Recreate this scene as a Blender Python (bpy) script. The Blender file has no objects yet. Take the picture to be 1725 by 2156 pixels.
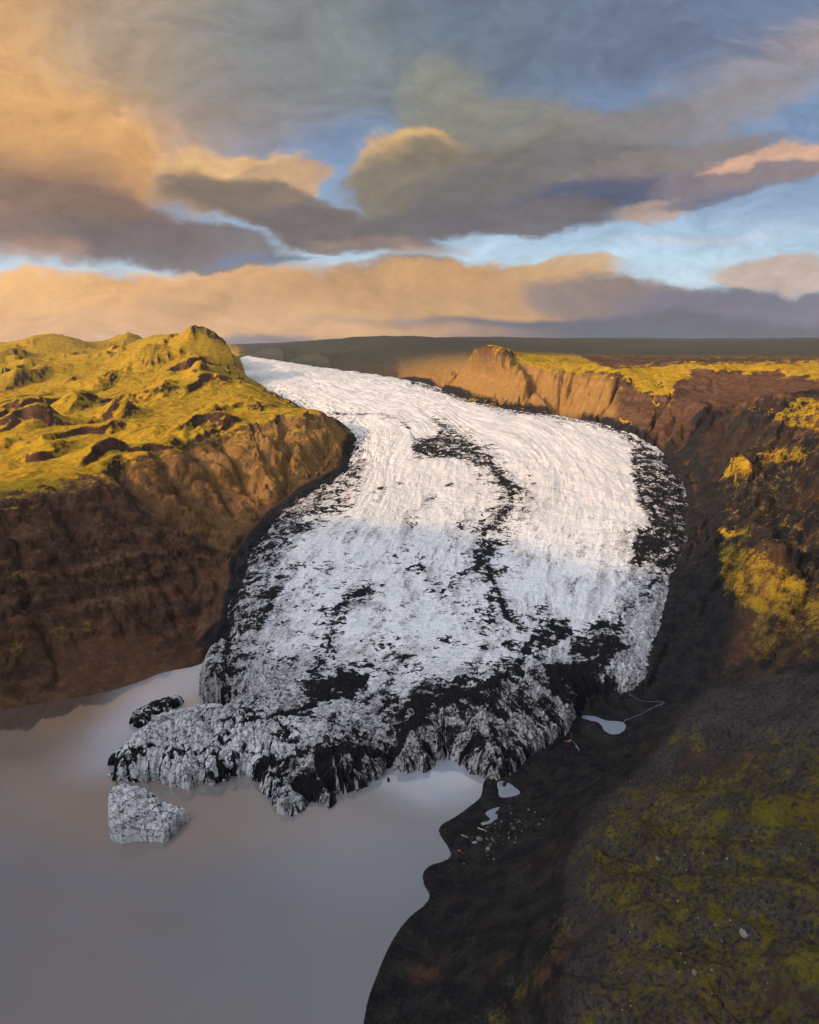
import bpy, math, random
import numpy as np

# ---------------------------------------------------------------- camera, sky, sun, exposure
scene = bpy.context.scene
COL = scene.collection
R = math.radians
CAMZ, PITCH, FPX = 250.0, 13.57, 1400.0        # camera height over the lake, tilt down, focal length for a 1725 wide frame
EXPO = 0.5
SUN_AZ, SUN_EL = 118.0, 22.0                   # degrees left of straight ahead, above the horizon

cam = bpy.data.cameras.new("camera")
cam_ob = bpy.data.objects.new("camera", cam)
COL.objects.link(cam_ob)
cam_ob.location = (0, 0, CAMZ)
cam_ob.rotation_euler = (R(90 - PITCH), 0, 0)
cam.sensor_fit = 'HORIZONTAL'
cam.sensor_width = 36
cam.lens = 36 * FPX / 1725
cam.clip_start, cam.clip_end = 1.0, 40000
scene.camera = cam_ob

scene.render.engine = 'CYCLES'
scene.view_settings.view_transform = 'Standard'
scene.view_settings.look = 'None'
scene.view_settings.exposure = EXPO
scene.view_settings.gamma = 1
scene.cycles.use_denoising = True
scene.cycles.max_bounces = 5
scene.cycles.diffuse_bounces = 3
scene.cycles.volume_bounces = 0

sd = bpy.data.lights.new("sun", 'SUN')
sd.energy = 3.1
sd.angle = R(1.8)
sd.color = (1.0, 0.60, 0.26)
sun = bpy.data.objects.new("sun", sd)
COL.objects.link(sun)
sdir = (-math.sin(R(SUN_AZ)) * math.cos(R(SUN_EL)), math.cos(R(SUN_AZ)) * math.cos(R(SUN_EL)), math.sin(R(SUN_EL)))
from mathutils import Vector
sun.rotation_euler = Vector(sdir).to_track_quat('Z', 'Y').to_euler()
sun.location = (-900, 400, 700)

CT, ST = math.cos(R(PITCH)), math.sin(R(PITCH))


def ray(u, v):
    """direction through the place (u, v) of the 1725 x 2156 frame"""
    d = 1078.0 - v
    return (u - 862.5, FPX * CT + d * ST, -FPX * ST + d * CT)


def srgb(r, g, b):
    f = lambda c: (c / 255 / 12.92) if c <= 10 else ((c / 255 + 0.055) / 1.055) ** 2.4
    return (f(r), f(g), f(b))


class NT:
    """small helper to write node trees"""
    def __init__(s, tree):
        s.t = tree
        tree.nodes.clear()

    def n(s, kind, **kw):
        nd = s.t.nodes.new(kind)
        for k, val in kw.items():
            setattr(nd, k, val)
        return nd

    def put(s, sock, val):
        if val is None:
            return
        if hasattr(val, 'is_output'):
            s.t.links.new(val, sock)
        else:
            if sock.type == 'RGBA' and len(val) == 3:
                val = (*val, 1)
            sock.default_value = val

    def math(s, op, a, b=None, c=None, clamp=False):
        nd = s.n('ShaderNodeMath', operation=op, use_clamp=clamp)
        for i, val in enumerate((a, b, c)):
            s.put(nd.inputs[i], val)
        return nd.outputs[0]

    def vmath(s, op, a, b=None, sc=None):
        nd = s.n('ShaderNodeVectorMath', operation=op)
        s.put(nd.inputs[0], a)
        s.put(nd.inputs[1], b)
        if sc is not None:
            s.put(nd.inputs['Scale'], sc)
        return nd.outputs['Value'] if op in ('DOT_PRODUCT', 'LENGTH') else nd.outputs[0]

    def comb(s, x, y, z=0.0):
        nd = s.n('ShaderNodeCombineXYZ')
        for i, val in enumerate((x, y, z)):
            s.put(nd.inputs[i], val)
        return nd.outputs[0]

    def sep(s, vec):
        nd = s.n('ShaderNodeSeparateXYZ')
        s.put(nd.inputs[0], vec)
        return nd.outputs

    def noise(s, vec, scale, detail=4, rough=0.55, dist=0.0, col=False):
        nd = s.n('ShaderNodeTexNoise')
        s.put(nd.inputs['Vector'], vec)
        s.put(nd.inputs['Scale'], scale)
        nd.inputs['Detail'].default_value = detail
        nd.inputs['Roughness'].default_value = rough
        nd.inputs['Distortion'].default_value = dist
        return nd.outputs['Color' if col else 'Fac']

    def voro(s, vec, scale, feature='F1', out='Distance'):
        nd = s.n('ShaderNodeTexVoronoi', feature=feature)
        s.put(nd.inputs['Vector'], vec)
        s.put(nd.inputs['Scale'], scale)
        return nd.outputs[out]

    def map(s, val, a, b, c=0.0, d=1.0, smooth=True):
        nd = s.n('ShaderNodeMapRange', interpolation_type='SMOOTHSTEP' if smooth else 'LINEAR')
        s.put(nd.inputs[0], val)
        for i, x in enumerate((a, b, c, d)):
            s.put(nd.inputs[i + 1], x)
        return nd.outputs[0]

    def mix(s, fac, a, b):
        nd = s.n('ShaderNodeMix', data_type='RGBA')
        s.put(nd.inputs[0], fac)
        s.put(nd.inputs[6], a)
        s.put(nd.inputs[7], b)
        return nd.outputs[2]

    def attr(s, name):
        return s.n('ShaderNodeAttribute', attribute_name=name).outputs['Fac']

    def attrv(s, name):
        return s.n('ShaderNodeAttribute', attribute_name=name).outputs['Vector']


# ---------------------------------------------------------------- world: clear sky with banks of cloud laid out by direction
world = bpy.data.worlds.new("World")
scene.world = world
world.use_nodes = True
w = NT(world.node_tree)
tc = w.n('ShaderNodeTexCoord').outputs['Generated']
dx, dy, dz = w.sep(tc)
yy = w.math('MAXIMUM', dy, 0.08)
p = w.math('DIVIDE', dx, yy)
q = w.math('DIVIDE', dz, yy)
pq = w.comb(p, q, 0.0)


def dirpq(u, v):
    a, b, c = ray(u, v)
    return a / b, c / b


stretch = w.vmath('MULTIPLY', pq, (1.0, 1.9, 1.0))
w1 = w.vmath('SUBTRACT', w.noise(stretch, 4.5, 3, 0.5, col=True), (0.5, 0.5, 0.5))
w2 = w.vmath('SUBTRACT', w.noise(stretch, 16.0, 6, 0.62, col=True), (0.5, 0.5, 0.5))
warp_soft = w.vmath('ADD', pq, w.vmath('MULTIPLY', w1, (0.15, 0.075, 0)))
warp = w.vmath('ADD', warp_soft, w.vmath('MULTIPLY', w2, (0.060, 0.034, 0)))
puff = w.noise(w.vmath('ADD', stretch, w.vmath('SCALE', w1, sc=0.25)), 9.0, 8, 0.66)

sky = w.n('ShaderNodeTexSky', sky_type='NISHITA', sun_disc=False)
sky.sun_elevation = R(SUN_EL)
sky.sun_rotation = R(-SUN_AZ)
sky.altitude = 250
SKY_STRENGTH = 0.1
clear = w.vmath('SCALE', sky.outputs[0], sc=1.0)
GAIN = 1.0 / (2 ** EXPO) / SKY_STRENGTH        # colours below are what the sky looks like at this exposure


def skyc(r, g, b, k=1.0):
    return tuple(c * GAIN * k for c in srgb(r, g, b))


# clear sky near the horizon: pale cyan low, deeper blue up
ramp = w.n('ShaderNodeValToRGB')
el = ramp.color_ramp.elements
el[0].position, el[0].color = 0.0, (*srgb(150, 160, 178), 1)
el[1].position, el[1].color = 1.0, (*srgb(112, 130, 160), 1)
for pos, c in ((0.12, (204, 226, 238)), (0.24, (190, 216, 236)), (0.38, (138, 162, 194)), (0.6, (116, 138, 172))):
    e = ramp.color_ramp.elements.new(pos)
    e.color = (*srgb(*c), 1)
w.put(ramp.inputs[0], w.math('MULTIPLY', q, 1.9))
blue = w.vmath('SCALE', ramp.outputs[0], sc=GAIN)
cur = w.mix(0.85, clear, blue)

# (u, v, half width, half height, turn, colour, strength, softness, coordinate)
CLOUDS = [
    # above the frame: broken cloud that the lake mirrors
    (300, -500, 900, 420, 0, (176, 148, 128), 0.9, 0.9, 's'),
    (1500, -450, 700, 380, 0, (120, 130, 150), 0.85, 0.9, 's'),
    (960, -470, 260, 150, 0, (240, 236, 226), 0.95, 0.7, 'w'),
    (700, -380, 200, 110, 0, (120, 150, 196), 0.7, 0.8, 'w'),
    (300, -250, 330, 140, 0, (205, 190, 180), 0.8, 0.8, 'w'),
    # high thin veil
    (90, 60, 560, 380, 0, (220, 170, 114), 0.97, 0.9, 's'),
    (520, 40, 430, 230, 0, (150, 144, 134), 0.75, 0.9, 's'),
    (760, 60, 360, 190, 0, (122, 132, 136), 0.80, 0.8, 's'),
    (1150, 30, 330, 170, 0, (106, 120, 138), 0.75, 0.8, 's'),
    (1480, 60, 280, 110, 6, (104, 116, 142), 0.65, 0.8, 's'),
    (1640, 140, 280, 90, 22, (152, 146, 152), 0.75, 0.7, 'w'),
    (1700, 60, 150, 80, 20, (176, 162, 160), 0.60, 0.8, 'w'),
    (520, 230, 250, 90, -10, (132, 134, 140), 0.55, 0.8, 'w'),
    # left big bank: lit above, brown below
    (40, 280, 260, 120, -6, (224, 172, 112), 0.95, 0.40, 'w'),
    (150, 340, 190, 110, -16, (214, 162, 106), 0.95, 0.32, 'w'),
    (70, 420, 290, 110, -8, (160, 124, 96), 0.92, 0.5, 'w'),
    (220, 455, 220, 60, -18, (128, 106, 94), 0.90, 0.45, 'w'),
    (90, 500, 260, 52, -4, (134, 112, 102), 0.90, 0.5, 'w'),
    (380, 525, 240, 44, -6, (116, 104, 104), 0.90, 0.4, 'w'),
    (40, 535, 130, 34, 0, (182, 144, 118), 0.65, 0.7, 'w'),
    # middle puff
    (480, 372, 150, 62, -4, (226, 182, 128), 0.97, 0.28, 'w'),
    (590, 372, 80, 34, 0, (190, 156, 122), 0.85, 0.35, 'w'),
    (430, 410, 110, 54, -10, (168, 136, 106), 0.90, 0.4, 'w'),
    (560, 445, 210, 56, -16, (124, 110, 100), 0.95, 0.32, 'w'),
    (720, 492, 210, 44, -6, (110, 102, 102), 0.95, 0.35, 'w'),
    (800, 520, 130, 24, 0, (150, 130, 120), 0.75, 0.5, 'w'),
    # right long bank
    (930, 215, 120, 88, 0, (138, 140, 130), 0.90, 0.40, 'w'),
    (1040, 270, 190, 76, 8, (134, 132, 122), 0.92, 0.38, 'w'),
    (1230, 290, 230, 62, 14, (134, 130, 124), 0.90, 0.38, 'w'),
    (1480, 240, 200, 44, 18, (142, 138, 142), 0.80, 0.5, 'w'),
    (850, 345, 110, 56, 12, (210, 172, 120), 0.96, 0.28, 'w'),
    (960, 390, 220, 84, 4, (128, 120, 108), 0.97, 0.30, 'w'),
    (1180, 370, 260, 76, 8, (116, 112, 112), 0.97, 0.30, 'w'),
    (1400, 350, 200, 50, 12, (132, 124, 124), 0.92, 0.35, 'w'),
    (1290, 410, 220, 40, 4, (82, 92, 118), 0.90, 0.45, 'w'),
    (1050, 455, 260, 36, 2, (108, 104, 108), 0.95, 0.35, 'w'),
    (1650, 340, 150, 36, 4, (222, 176, 148), 0.95, 0.30, 'w'),
    (1560, 372, 190, 30, 6, (130, 122, 130), 0.92, 0.35, 'w'),
    (1370, 440, 100, 26, 10, (176, 152, 138), 0.85, 0.4, 'w'),
    (1500, 410, 110, 16, 8, (116, 120, 138), 0.8, 0.5, 'w'),
    # wisps in the gap
    (560, 552, 120, 10, 0, (112, 124, 150), 0.80, 0.6, 'w'),
    (900, 535, 110, 16, 4, (192, 168, 150), 0.55, 0.7, 'w'),
    (1500, 500, 260, 14, 3, (206, 206, 214), 0.45, 0.8, 'w'),
    # low bank sitting on the hills
    (250, 642, 520, 62, 0, (232, 176, 114), 1.0, 0.30, 'w'),
    (90, 610, 150, 36, 0, (240, 184, 118), 0.85, 0.45, 'w'),
    (620, 632, 300, 54, 0, (212, 164, 114), 1.0, 0.30, 'w'),
    (830, 592, 150, 40, 6, (138, 122, 114), 0.92, 0.35, 'w'),
    (1000, 622, 330, 56, -2, (202, 156, 106), 1.0, 0.28, 'w'),
    (1150, 582, 130, 30, 4, (206, 164, 114), 0.90, 0.35, 'w'),
    (1330, 640, 230, 46, -4, (138, 122, 118), 0.95, 0.4, 'w'),
    (1600, 650, 280, 50, 0, (112, 110, 126), 0.97, 0.4, 'w'),
    (1620, 574, 130, 30, 0, (196, 168, 150), 0.85, 0.4, 'w'),
    (1250, 700, 800, 34, 0, (92, 96, 110), 0.97, 0.6, 's'),
    (300, 700, 700, 40, 0, (222, 172, 122), 0.90, 0.8, 's'),
    (560, 736, 280, 30, 0, (118, 118, 130), 0.85, 0.8, 's'),
]
for (cu, cv, hw, hh, turn, colr, amt, soft, mode) in CLOUDS:
    p0, q0 = dirpq(cu, cv)
    sx = abs(dirpq(cu + hw, cv)[0] - p0)
    sy = abs(dirpq(cu, cv - hh)[1] - q0)
    mp = w.n('ShaderNodeMapping', vector_type='TEXTURE')
    w.put(mp.inputs['Vector'], warp if mode == 'w' else warp_soft)
    mp.inputs['Location'].default_value = (p0, q0, 0)
    mp.inputs['Rotation'].default_value = (0, 0, R(turn))
    mp.inputs['Scale'].default_value = (sx * 1.35, sy * 1.35, 1)
    g = w.n('ShaderNodeTexGradient', gradient_type='SPHERICAL')
    w.put(g.inputs[0], mp.outputs[0])
    gg = w.math('ADD', g.outputs['Fac'], w.math('MULTIPLY', w.math('MULTIPLY_ADD', puff, 0.80, -0.40), w.map(g.outputs['Fac'], 0.0, 0.22))) if mode == 'w' else g.outputs['Fac']
    a = w.map(gg, 0.02, 0.02 + (1.08 if mode == 'w' else 0.62) * soft, 0.0, amt)
    cur = w.mix(a, cur, skyc(*colr))
# fine wispy shading over the clouds
puff_up = w.noise(w.vmath('ADD', w.vmath('ADD', stretch, w.vmath('SCALE', w1, sc=0.25)), (-0.020, 0.030, 0)), 9.0, 5, 0.6)
fine = w.noise(w.vmath('ADD', stretch, w.vmath('SCALE', w2, sc=0.05)), 24.0, 9, 0.72)
shade = w.math('ADD', w.math('MULTIPLY', w.map(puff, 0.25, 0.75, 0.89, 1.11), w.map(fine, 0.2, 0.8, 0.95, 1.05)), w.math('MULTIPLY', w.math('SUBTRACT', puff, puff_up), 0.50))
cur = w.vmath('SCALE', cur, sc=shade)
# the rest of the sky (overhead and behind): bright broken cloud
over = w.mix(w.noise(tc, 2.2, 5, 0.6), skyc(190, 204, 230), skyc(236, 230, 226))
side = w.vmath('DOT_PRODUCT', tc, (-0.80, -0.30, 0.52))
glow = w.math('POWER', w.math('MAXIMUM', side, 0.0), 5.0)
over = w.vmath('SCALE', over, sc=w.math('MULTIPLY_ADD', glow, 9.0, 0.48))
over = w.mix(0.25, over, clear)
elev = w.math('ARCSINE', dz)
k_up = w.map(elev, R(40), R(64))
k_back = w.map(dy, 0.45, 0.05)
rest = w.math('MAXIMUM', k_up, k_back)
cur = w.mix(rest, cur, over)
# below the horizon
cur = w.mix(w.map(dz, 0.0, -0.05), cur, skyc(90, 88, 86))
bg = w.n('ShaderNodeBackground')
w.put(bg.inputs['Color'], cur)
bg.inputs['Strength'].default_value = SKY_STRENGTH
w.t.links.new(bg.outputs[0], w.n('ShaderNodeOutputWorld').inputs['Surface'])
world.cycles.sampling_method = 'MANUAL'
world.cycles.sample_map_resolution = 512

# ---------------------------------------------------------------- number helpers
rng = np.random.default_rng(7)
_perm = rng.permutation(4096).astype(np.int64)
_ang = rng.random(4096) * 2 * np.pi
_gx, _gy = np.cos(_ang), np.sin(_ang)


def hsh(ix, iy, seed=0):
    return _perm[(ix + _perm[(iy + seed * 131) & 4095]) & 4095]


def perlin(x, y, seed=0):
    x0 = np.floor(x)
    y0 = np.floor(y)
    fx, fy = x - x0, y - y0
    ix, iy = x0.astype(np.int64), y0.astype(np.int64)
    u = fx * fx * fx * (fx * (fx * 6 - 15) + 10)
    v = fy * fy * fy * (fy * (fy * 6 - 15) + 10)

    def g(a, b):
        h = hsh(ix + a, iy + b, seed)
        return _gx[h] * (fx - a) + _gy[h] * (fy - b)
    n00, n10, n01, n11 = g(0, 0), g(1, 0), g(0, 1), g(1, 1)
    return 1.5 * ((n00 * (1 - u) + n10 * u) * (1 - v) + (n01 * (1 - u) + n11 * u) * v)


def fbm(x, y, octv=4, gain=0.5, seed=0):
    s, a, tot = 0.0, 1.0, 0.0
    for i in range(octv):
        s = s + a * perlin(x, y, seed + i)
        tot += a
        a *= gain
        x, y = x * 2.03 + 11.3, y * 2.03 - 7.1
    return s / tot


def ridged(x, y, octv=4, gain=0.5, seed=0):
    s, a, tot = 0.0, 1.0, 0.0
    for i in range(octv):
        s = s + a * (1 - 2 * np.abs(perlin(x, y, seed + i)))
        tot += a
        a *= gain
        x, y = x * 2.07 + 5.3, y * 2.07 + 3.1
    return s / tot


def worley(x, y, seed=0):
    """distance to the nearest and second nearest point, id of the nearest"""
    ix, iy = np.floor(x).astype(np.int64), np.floor(y).astype(np.int64)
    d1 = np.full(x.shape, 9.0)
    d2 = np.full(x.shape, 9.0)
    idn = np.zeros(x.shape, dtype=np.int64)
    for a in (-1, 0, 1):
        for b in (-1, 0, 1):
            h = hsh(ix + a, iy + b, seed)
            px = ix + a + (h % 61) / 61.0
            py = iy + b + (h % 53) / 53.0
            d = np.hypot(px - x, py - y)
            near = d < d1
            d2 = np.where(near, d1, np.minimum(d2, d))
            idn = np.where(near, h, idn)
            d1 = np.where(near, d, d1)
    return d1, d2, idn


def sstep(a, b, x):
    t = np.clip((x - a) / (b - a), 0, 1)
    return t * t * (3 - 2 * t)


def sdf(x, y, poly, closed=True):
    """distance to a polygon's outline (positive inside) and arc length of the nearest place on it"""
    poly = np.asarray(poly, float)
    n = len(poly)
    best = np.full(x.shape, 1e18)
    sarc = np.zeros(x.shape)
    inside = np.zeros(x.shape, bool)
    acc = 0.0
    for i in range(n if closed else n - 1):
        ax, ay = poly[i]
        bx, by = poly[(i + 1) % n]
        ex, ey = bx - ax, by - ay
        L2 = ex * ex + ey * ey
        t = np.clip(((x - ax) * ex + (y - ay) * ey) / max(L2, 1e-9), 0, 1)
        d = (x - ax - t * ex) ** 2 + (y - ay - t * ey) ** 2
        m = d < best
        best = np.where(m, d, best)
        sarc = np.where(m, acc + t * math.sqrt(L2), sarc)
        acc += math.sqrt(L2)
        if closed and ey != 0:
            c = ((ay > y) != (by > y)) & (x < ex * (y - ay) / ey + ax)
            inside ^= c
    d = np.sqrt(best)
    return (np.where(inside, d, -d) if closed else d), sarc


def at_y(u, v, Y):
    a, b, c = ray(u, v)
    t = Y / b
    return (a * t, Y, CAMZ + c * t)


def at_z(u, v, z):
    a, b, c = ray(u, v)
    t = (z - CAMZ) / c
    return (a * t, b * t, z)


def project(x, y, z):
    zc = y * CT - (z - CAMZ) * ST
    yc = y * ST + (z - CAMZ) * CT
    zc = np.maximum(zc, 1.0)
    return 862.5 + FPX * x / zc, 1078 - FPX * yc / zc


# ---------------------------------------------------------------- glacier surface profile
GY = [0, 330, 345, 358, 390, 445, 510, 590, 690, 830, 960, 1080, 1230, 1500, 1900, 2600, 3500, 9000]
GZ = [2, 9, 12, 15, 22, 30, 40, 53, 73, 99, 123, 139, 157, 186, 202, 217, 231, 300]


def zg(Y):
    Y = np.asarray(Y, float)
    return (np.interp(Y - 25, GY, GZ) + np.interp(Y, GY, GZ) * 2 + np.interp(Y + 25, GY, GZ)) / 4


def on_ice(u, v, lower=0.0):
    a, b, c = ray(u, v)
    lo, hi = 150.0, 6000.0
    for _ in range(50):
        m = (lo + hi) / 2
        z = CAMZ + c * m / b
        if z > float(zg(m)) - lower:
            lo = m
        else:
            hi = m
    return (a * lo / b, lo, CAMZ + c * lo / b)


# outline of the ice: (u, v, level) with level None for "on the ice surface, a bit down"
ICE = [(470, 1398, 0), (446, 1432, 0), (425, 1462, 0), (432, 1490, 0), (486, 1500, 0), (520, 1516, 0), (470, 1540, 0),
       (400, 1548, 0), (345, 1556, 0), (300, 1576, 0), (262, 1600, 0), (242, 1640, 0), (262, 1647, 0), (300, 1643, 0), (335, 1642, 0),
       (362, 1655, 0), (398, 1660, 0), (418, 1646, 0), (455, 1652, 0), (486, 1634, 0), (520, 1628, 0), (545, 1645, 0), (575, 1688, 0),
       (592, 1712, 0), (620, 1718, 0), (640, 1710, 0), (645, 1686, 0), (672, 1690, 0), (688, 1690, 0), (694, 1706, 0), (704, 1690, 0), (706, 1672, 0),
       (735, 1668, 0), (762, 1664, 0), (778, 1648, 0), (803, 1636, 0), (808, 1622, 0), (826, 1612, 0), (834, 1622, 0), (852, 1628, 0), (872, 1622, 0), (898, 1626, 0),
       (912, 1612, 0), (922, 1600, 0), (948, 1598, 0), (972, 1610, 0), (990, 1628, 0), (1020, 1636, 0), (1044, 1646, 0), (1060, 1640, 1),
       (1088, 1612, 2), (1118, 1588, 3), (1150, 1568, 4), (1190, 1540, 5), (1204, 1512, 6), (1230, 1482, 7), (1262, 1468, 8), (1300, 1462, 9),
       (1335, 1452, 10), (1356, 1440, 11), (1372, 1412, 14), (1392, 1380, 18), (1402, 1340, None), (1412, 1290, None), (1418, 1230, None), (1440, 1180, None),
       (1458, 1120, None), (1454, 1060, None), (1440, 1000, None), (1405, 950, None), (1345, 912, None), (1270, 886, None),
       (1180, 870, None), (1060, 855, None), (1000, 840, None), (930, 814, None), (850, 795, None), (700, 774, None), (600, 760, None),
       (520, 748, None), (500, 752, None), (508, 790, None), (560, 826, None), (640, 858, None), (700, 880, None), (742, 925, None), (722, 985, None),
       (655, 1022, None), (580, 1072, None), (512, 1155, None), (484, 1260, None), (490, 1340, None)]
ice_pts = []
for (u, v, lev) in ICE:
    ice_pts.append(on_ice(u, v, 6.0) if lev is None else at_z(u, v, lev))
ice_poly = [(a, b) for a, b, c in ice_pts]

# ---------------------------------------------------------------- the land: heights at known places, a smooth sheet through them, then rock detail
ORG = -200.0
CTRL = []


def cy(u, v, Y):
    CTRL.append(at_y(u, v, Y))


def cz(u, v, z):
    CTRL.append(at_z(u, v, z))


# left slope and hills (u, v, distance)
for (u, vY) in {
    -160: [(1400, 455), (1300, 490), (1200, 525), (1100, 570), (1050, 600), (1000, 680), (950, 790), (900, 940), (850, 1140), (800, 1400), (765, 1650), (748, 1950), (730, 2250)],
    0: [(1420, 458), (1300, 500), (1200, 540), (1100, 590), (1045, 622), (1000, 700), (950, 800), (900, 950), (850, 1150), (800, 1400), (760, 1650), (748, 1900), (730, 2250)],
    120: [(1400, 478), (1300, 520), (1200, 560), (1100, 608), (1035, 640), (985, 720), (940, 830), (880, 1000), (830, 1220), (780, 1480), (750, 1850), (724, 2200)],
    250: [(1390, 492), (1300, 540), (1200, 588), (1100, 640), (1050, 668), (985, 725), (940, 830), (880, 1000), (800, 1350), (750, 1650)],
    350: [(1350, 530), (1250, 580), (1160, 630), (1090, 672), (1030, 715), (950, 800), (900, 910), (850, 1080), (790, 1330), (745, 1580)],
    450: [(1340, 540), (1250, 590), (1180, 636), (1100, 700), (1050, 742), (980, 800), (925, 868), (880, 970), (830, 1150), (780, 1350), (745, 1550), (735, 1700)],
    550: [(1000, 806), (950, 850), (905, 915), (860, 1050), (820, 1240)],
    620: [(1000, 838), (940, 890), (885, 968), (862, 1050)],
    690: [(960, 905), (920, 945), (885, 985), (868, 1010)],
}.items():
    for v, Y in vY:
        cy(u, v, Y)
for t in [(215, 738, 2100), (245, 748, 1640), (270, 728, 2300), (340, 730, 2000), (400, 732, 1800), (470, 742, 1620), (498, 755, 1560), (502, 778, 1520)]:
    cy(*t)
# behind the left crest and spur
for (x, y, z) in [(-1000, 3000, 262), (-600, 3000, 255), (-450, 2500, 250), (-1800, 3200, 280), (-500, 2000, 250), (-150, 1130, 128), (-190, 1250, 140), (-290, 1500, 165), (-420, 1900, 190)]:
    CTRL.append((x, y, z))
# moraine beside the snout and along the right edge of the ice
for (u, v, z) in [(1250, 1600, 4.5), (1180, 1620, 3.5), (1100, 1680, 3), (1060, 1700, 2), (1300, 1500, 8), (1280, 1530, 6), (1400, 1480, 13), (1420, 1400, 24), (1460, 1250, 46), (1480, 1120, 68),
                  (1465, 1000, 98), (1440, 940, 116), (1340, 1560, 8), (1020, 1740, 3), (1000, 1800, 4), (960, 1850, 4), (930, 1900, 4), (900, 1980, 4)]:
    cz(u, v, z)
# steep dark bank, crest and mossy top of the near right hill
for (u, v, z) in [(1350, 1600, 22), (1395, 1545, 46), (1440, 1490, 58), (1480, 1452, 66), (1230, 1700, 38), (1200, 1800, 42), (1190, 1900, 45), (1190, 2000, 48), (1185, 2156, 50),
                  (1130, 1740, 16), (1100, 1800, 19), (1060, 1900, 19), (1010, 2000, 16), (960, 2156, 14), (1250, 1640, 14), (1180, 1690, 12),
                  (1400, 1700, 58), (1400, 1900, 64), (1400, 2100, 66), (1600, 1600, 78), (1600, 1800, 78), (1725, 1700, 88), (1725, 1500, 96), (1725, 2000, 84), (1600, 2156, 74),
                  (1600, 1448, 82), (1725, 1400, 98), (1900, 1600, 105), (1900, 2000, 92), (1500, 1560, 68), (1300, 1780, 52), (1300, 2050, 58), (1950, 1350, 100)]:
    cz(u, v, z)
for (u, v, z) in [(1440, 1490, 58), (1480, 1452, 66), (1540, 1446, 74), (1600, 1446, 82), (1725, 1400, 98), (1395, 1545, 46)]:
    x_, y_, _ = at_z(u, v, z)
    CTRL.append((x_ * (y_ + 24) / y_, y_ + 24, z - 25))
# right hillside behind it
for (u, v, z) in [(1480, 1400, 30), (1600, 1395, 50), (1700, 1350, 75), (1725, 1300, 80), (1600, 1300, 68), (1500, 1300, 46), (1600, 1240, 86), (1590, 1165, 104), (1520, 1200, 66),
                  (1700, 1200, 95), (1725, 1150, 106), (1540, 1080, 88), (1630, 1080, 106), (1560, 1000, 118), (1725, 1000, 146), (1640, 980, 132), (1500, 940, 124), (1600, 910, 160),
                  (1725, 900, 174), (1900, 1000, 165), (1900, 900, 195)]:
    cz(u, v, z)
for t in [(1725, 838, 780), (1640, 838, 800), (1560, 852, 830), (1500, 880, 870), (1460, 912, 915), (1900, 830, 760)]:
    cy(*t)
# hidden hollow behind that crest
for (x, y, z) in [(480, 900, 168), (560, 880, 178), (420, 950, 150), (700, 880, 185), (360, 1000, 132)]:
    CTRL.append((x, y, z))
# far right cliffs: foot, rim, plateau
for (u, v, Y) in [(985, 842, 1265), (1040, 848, 1205), (1100, 856, 1155), (1180, 868, 1095), (1240, 876, 1060), (1300, 890, 1010),
                  (985, 790, 1310), (1005, 760, 1330), (1032, 735, 1345), (1090, 752, 1350), (1160, 765, 1330), (1230, 775, 1260), (1280, 796, 1180), (1250, 800, 1190), (1180, 790, 1240), (1100, 775, 1285), (1040, 765, 1310),
                  (1330, 830, 1090), (1380, 800, 1150), (1400, 870, 1010), (1440, 880, 985), (1440, 830, 1060), (1440, 782, 1180), (1500, 775, 1170), (1600, 782, 1110), (1725, 796, 1020), (1500, 828, 1080), (1600, 830, 1010),
                  (1320, 775, 1350), (1400, 770, 1350), (1500, 762, 1400), (1725, 774, 1250), (1900, 790, 1050), (1900, 770, 1300),
                  (1200, 752, 1750), (1400, 750, 1900), (1600, 750, 1900), (1725, 752, 1900), (1200, 738, 2600), (1725, 738, 2600), (1200, 722, 3600), (1450, 720, 3800), (1725, 722, 3600), (1100, 745, 1900),
                  (900, 780, 1750), (860, 790, 1600), (930, 760, 1900), (980, 770, 1500), (940, 800, 1420), (800, 745, 2300), (700, 745, 2600), (620, 740, 3000), (560, 736, 3500), (700, 722, 3100), (830, 712, 3000), (950, 712, 3200), (1020, 716, 3400), (600, 728, 3600), (530, 736, 4200)]:
    cy(u, v, Y)
for (x, y, z) in [(-1500, 5600, 300), (0, 6000, 350), (2500, 5800, 350), (3500, 3000, 300), (2500, 2000, 270), (1500, 1000, 240), (1000, 500, 190), (700, 200, 150), (400, 0, 110), (800, -50, 160), (150, 40, 62),
                  (-600, 560, 110), (-600, 480, 40), (-900, 700, 150), (-1300, 1200, 180), (-2500, 2500, 280)]:
    CTRL.append((x, y, z))
# along the ice margin on land
for (a, b, c), (u, v, lev) in zip(ice_pts, ICE):
    if lev is None:
        CTRL.append((a, b, c - 2))
ctrl = np.array(CTRL)


def tparam(x, y):
    r = np.hypot(x, y - ORG)
    return np.arctan2(x, y - ORG) * 1.3, np.log(np.maximum(r, 1.0))


def tps_fit(px, py, val, lam=1e-4):
    n = len(px)
    r2 = (px[:, None] - px[None]) ** 2 + (py[:, None] - py[None]) ** 2
    K = 0.5 * r2 * np.log(r2 + 1e-12) + lam * np.eye(n)
    P = np.c_[np.ones(n), px, py]
    A = np.block([[K, P], [P.T, np.zeros((3, 3))]])
    return np.linalg.solve(A, np.r_[val, 0, 0, 0])


def tps_eval(wt, px, py, x, y):
    out = np.empty(x.size)
    xf, yf = x.ravel(), y.ravel()
    n = len(px)
    for s in range(0, xf.size, 20000):
        a, b = xf[s:s + 20000], yf[s:s + 20000]
        r2 = (a[:, None] - px[None]) ** 2 + (b[:, None] - py[None]) ** 2
        out[s:s + 20000] = (0.5 * r2 * np.log(r2 + 1e-12)) @ wt[:n] + wt[n] + wt[n + 1] * a + wt[n + 2] * b
    return out.reshape(x.shape)


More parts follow.
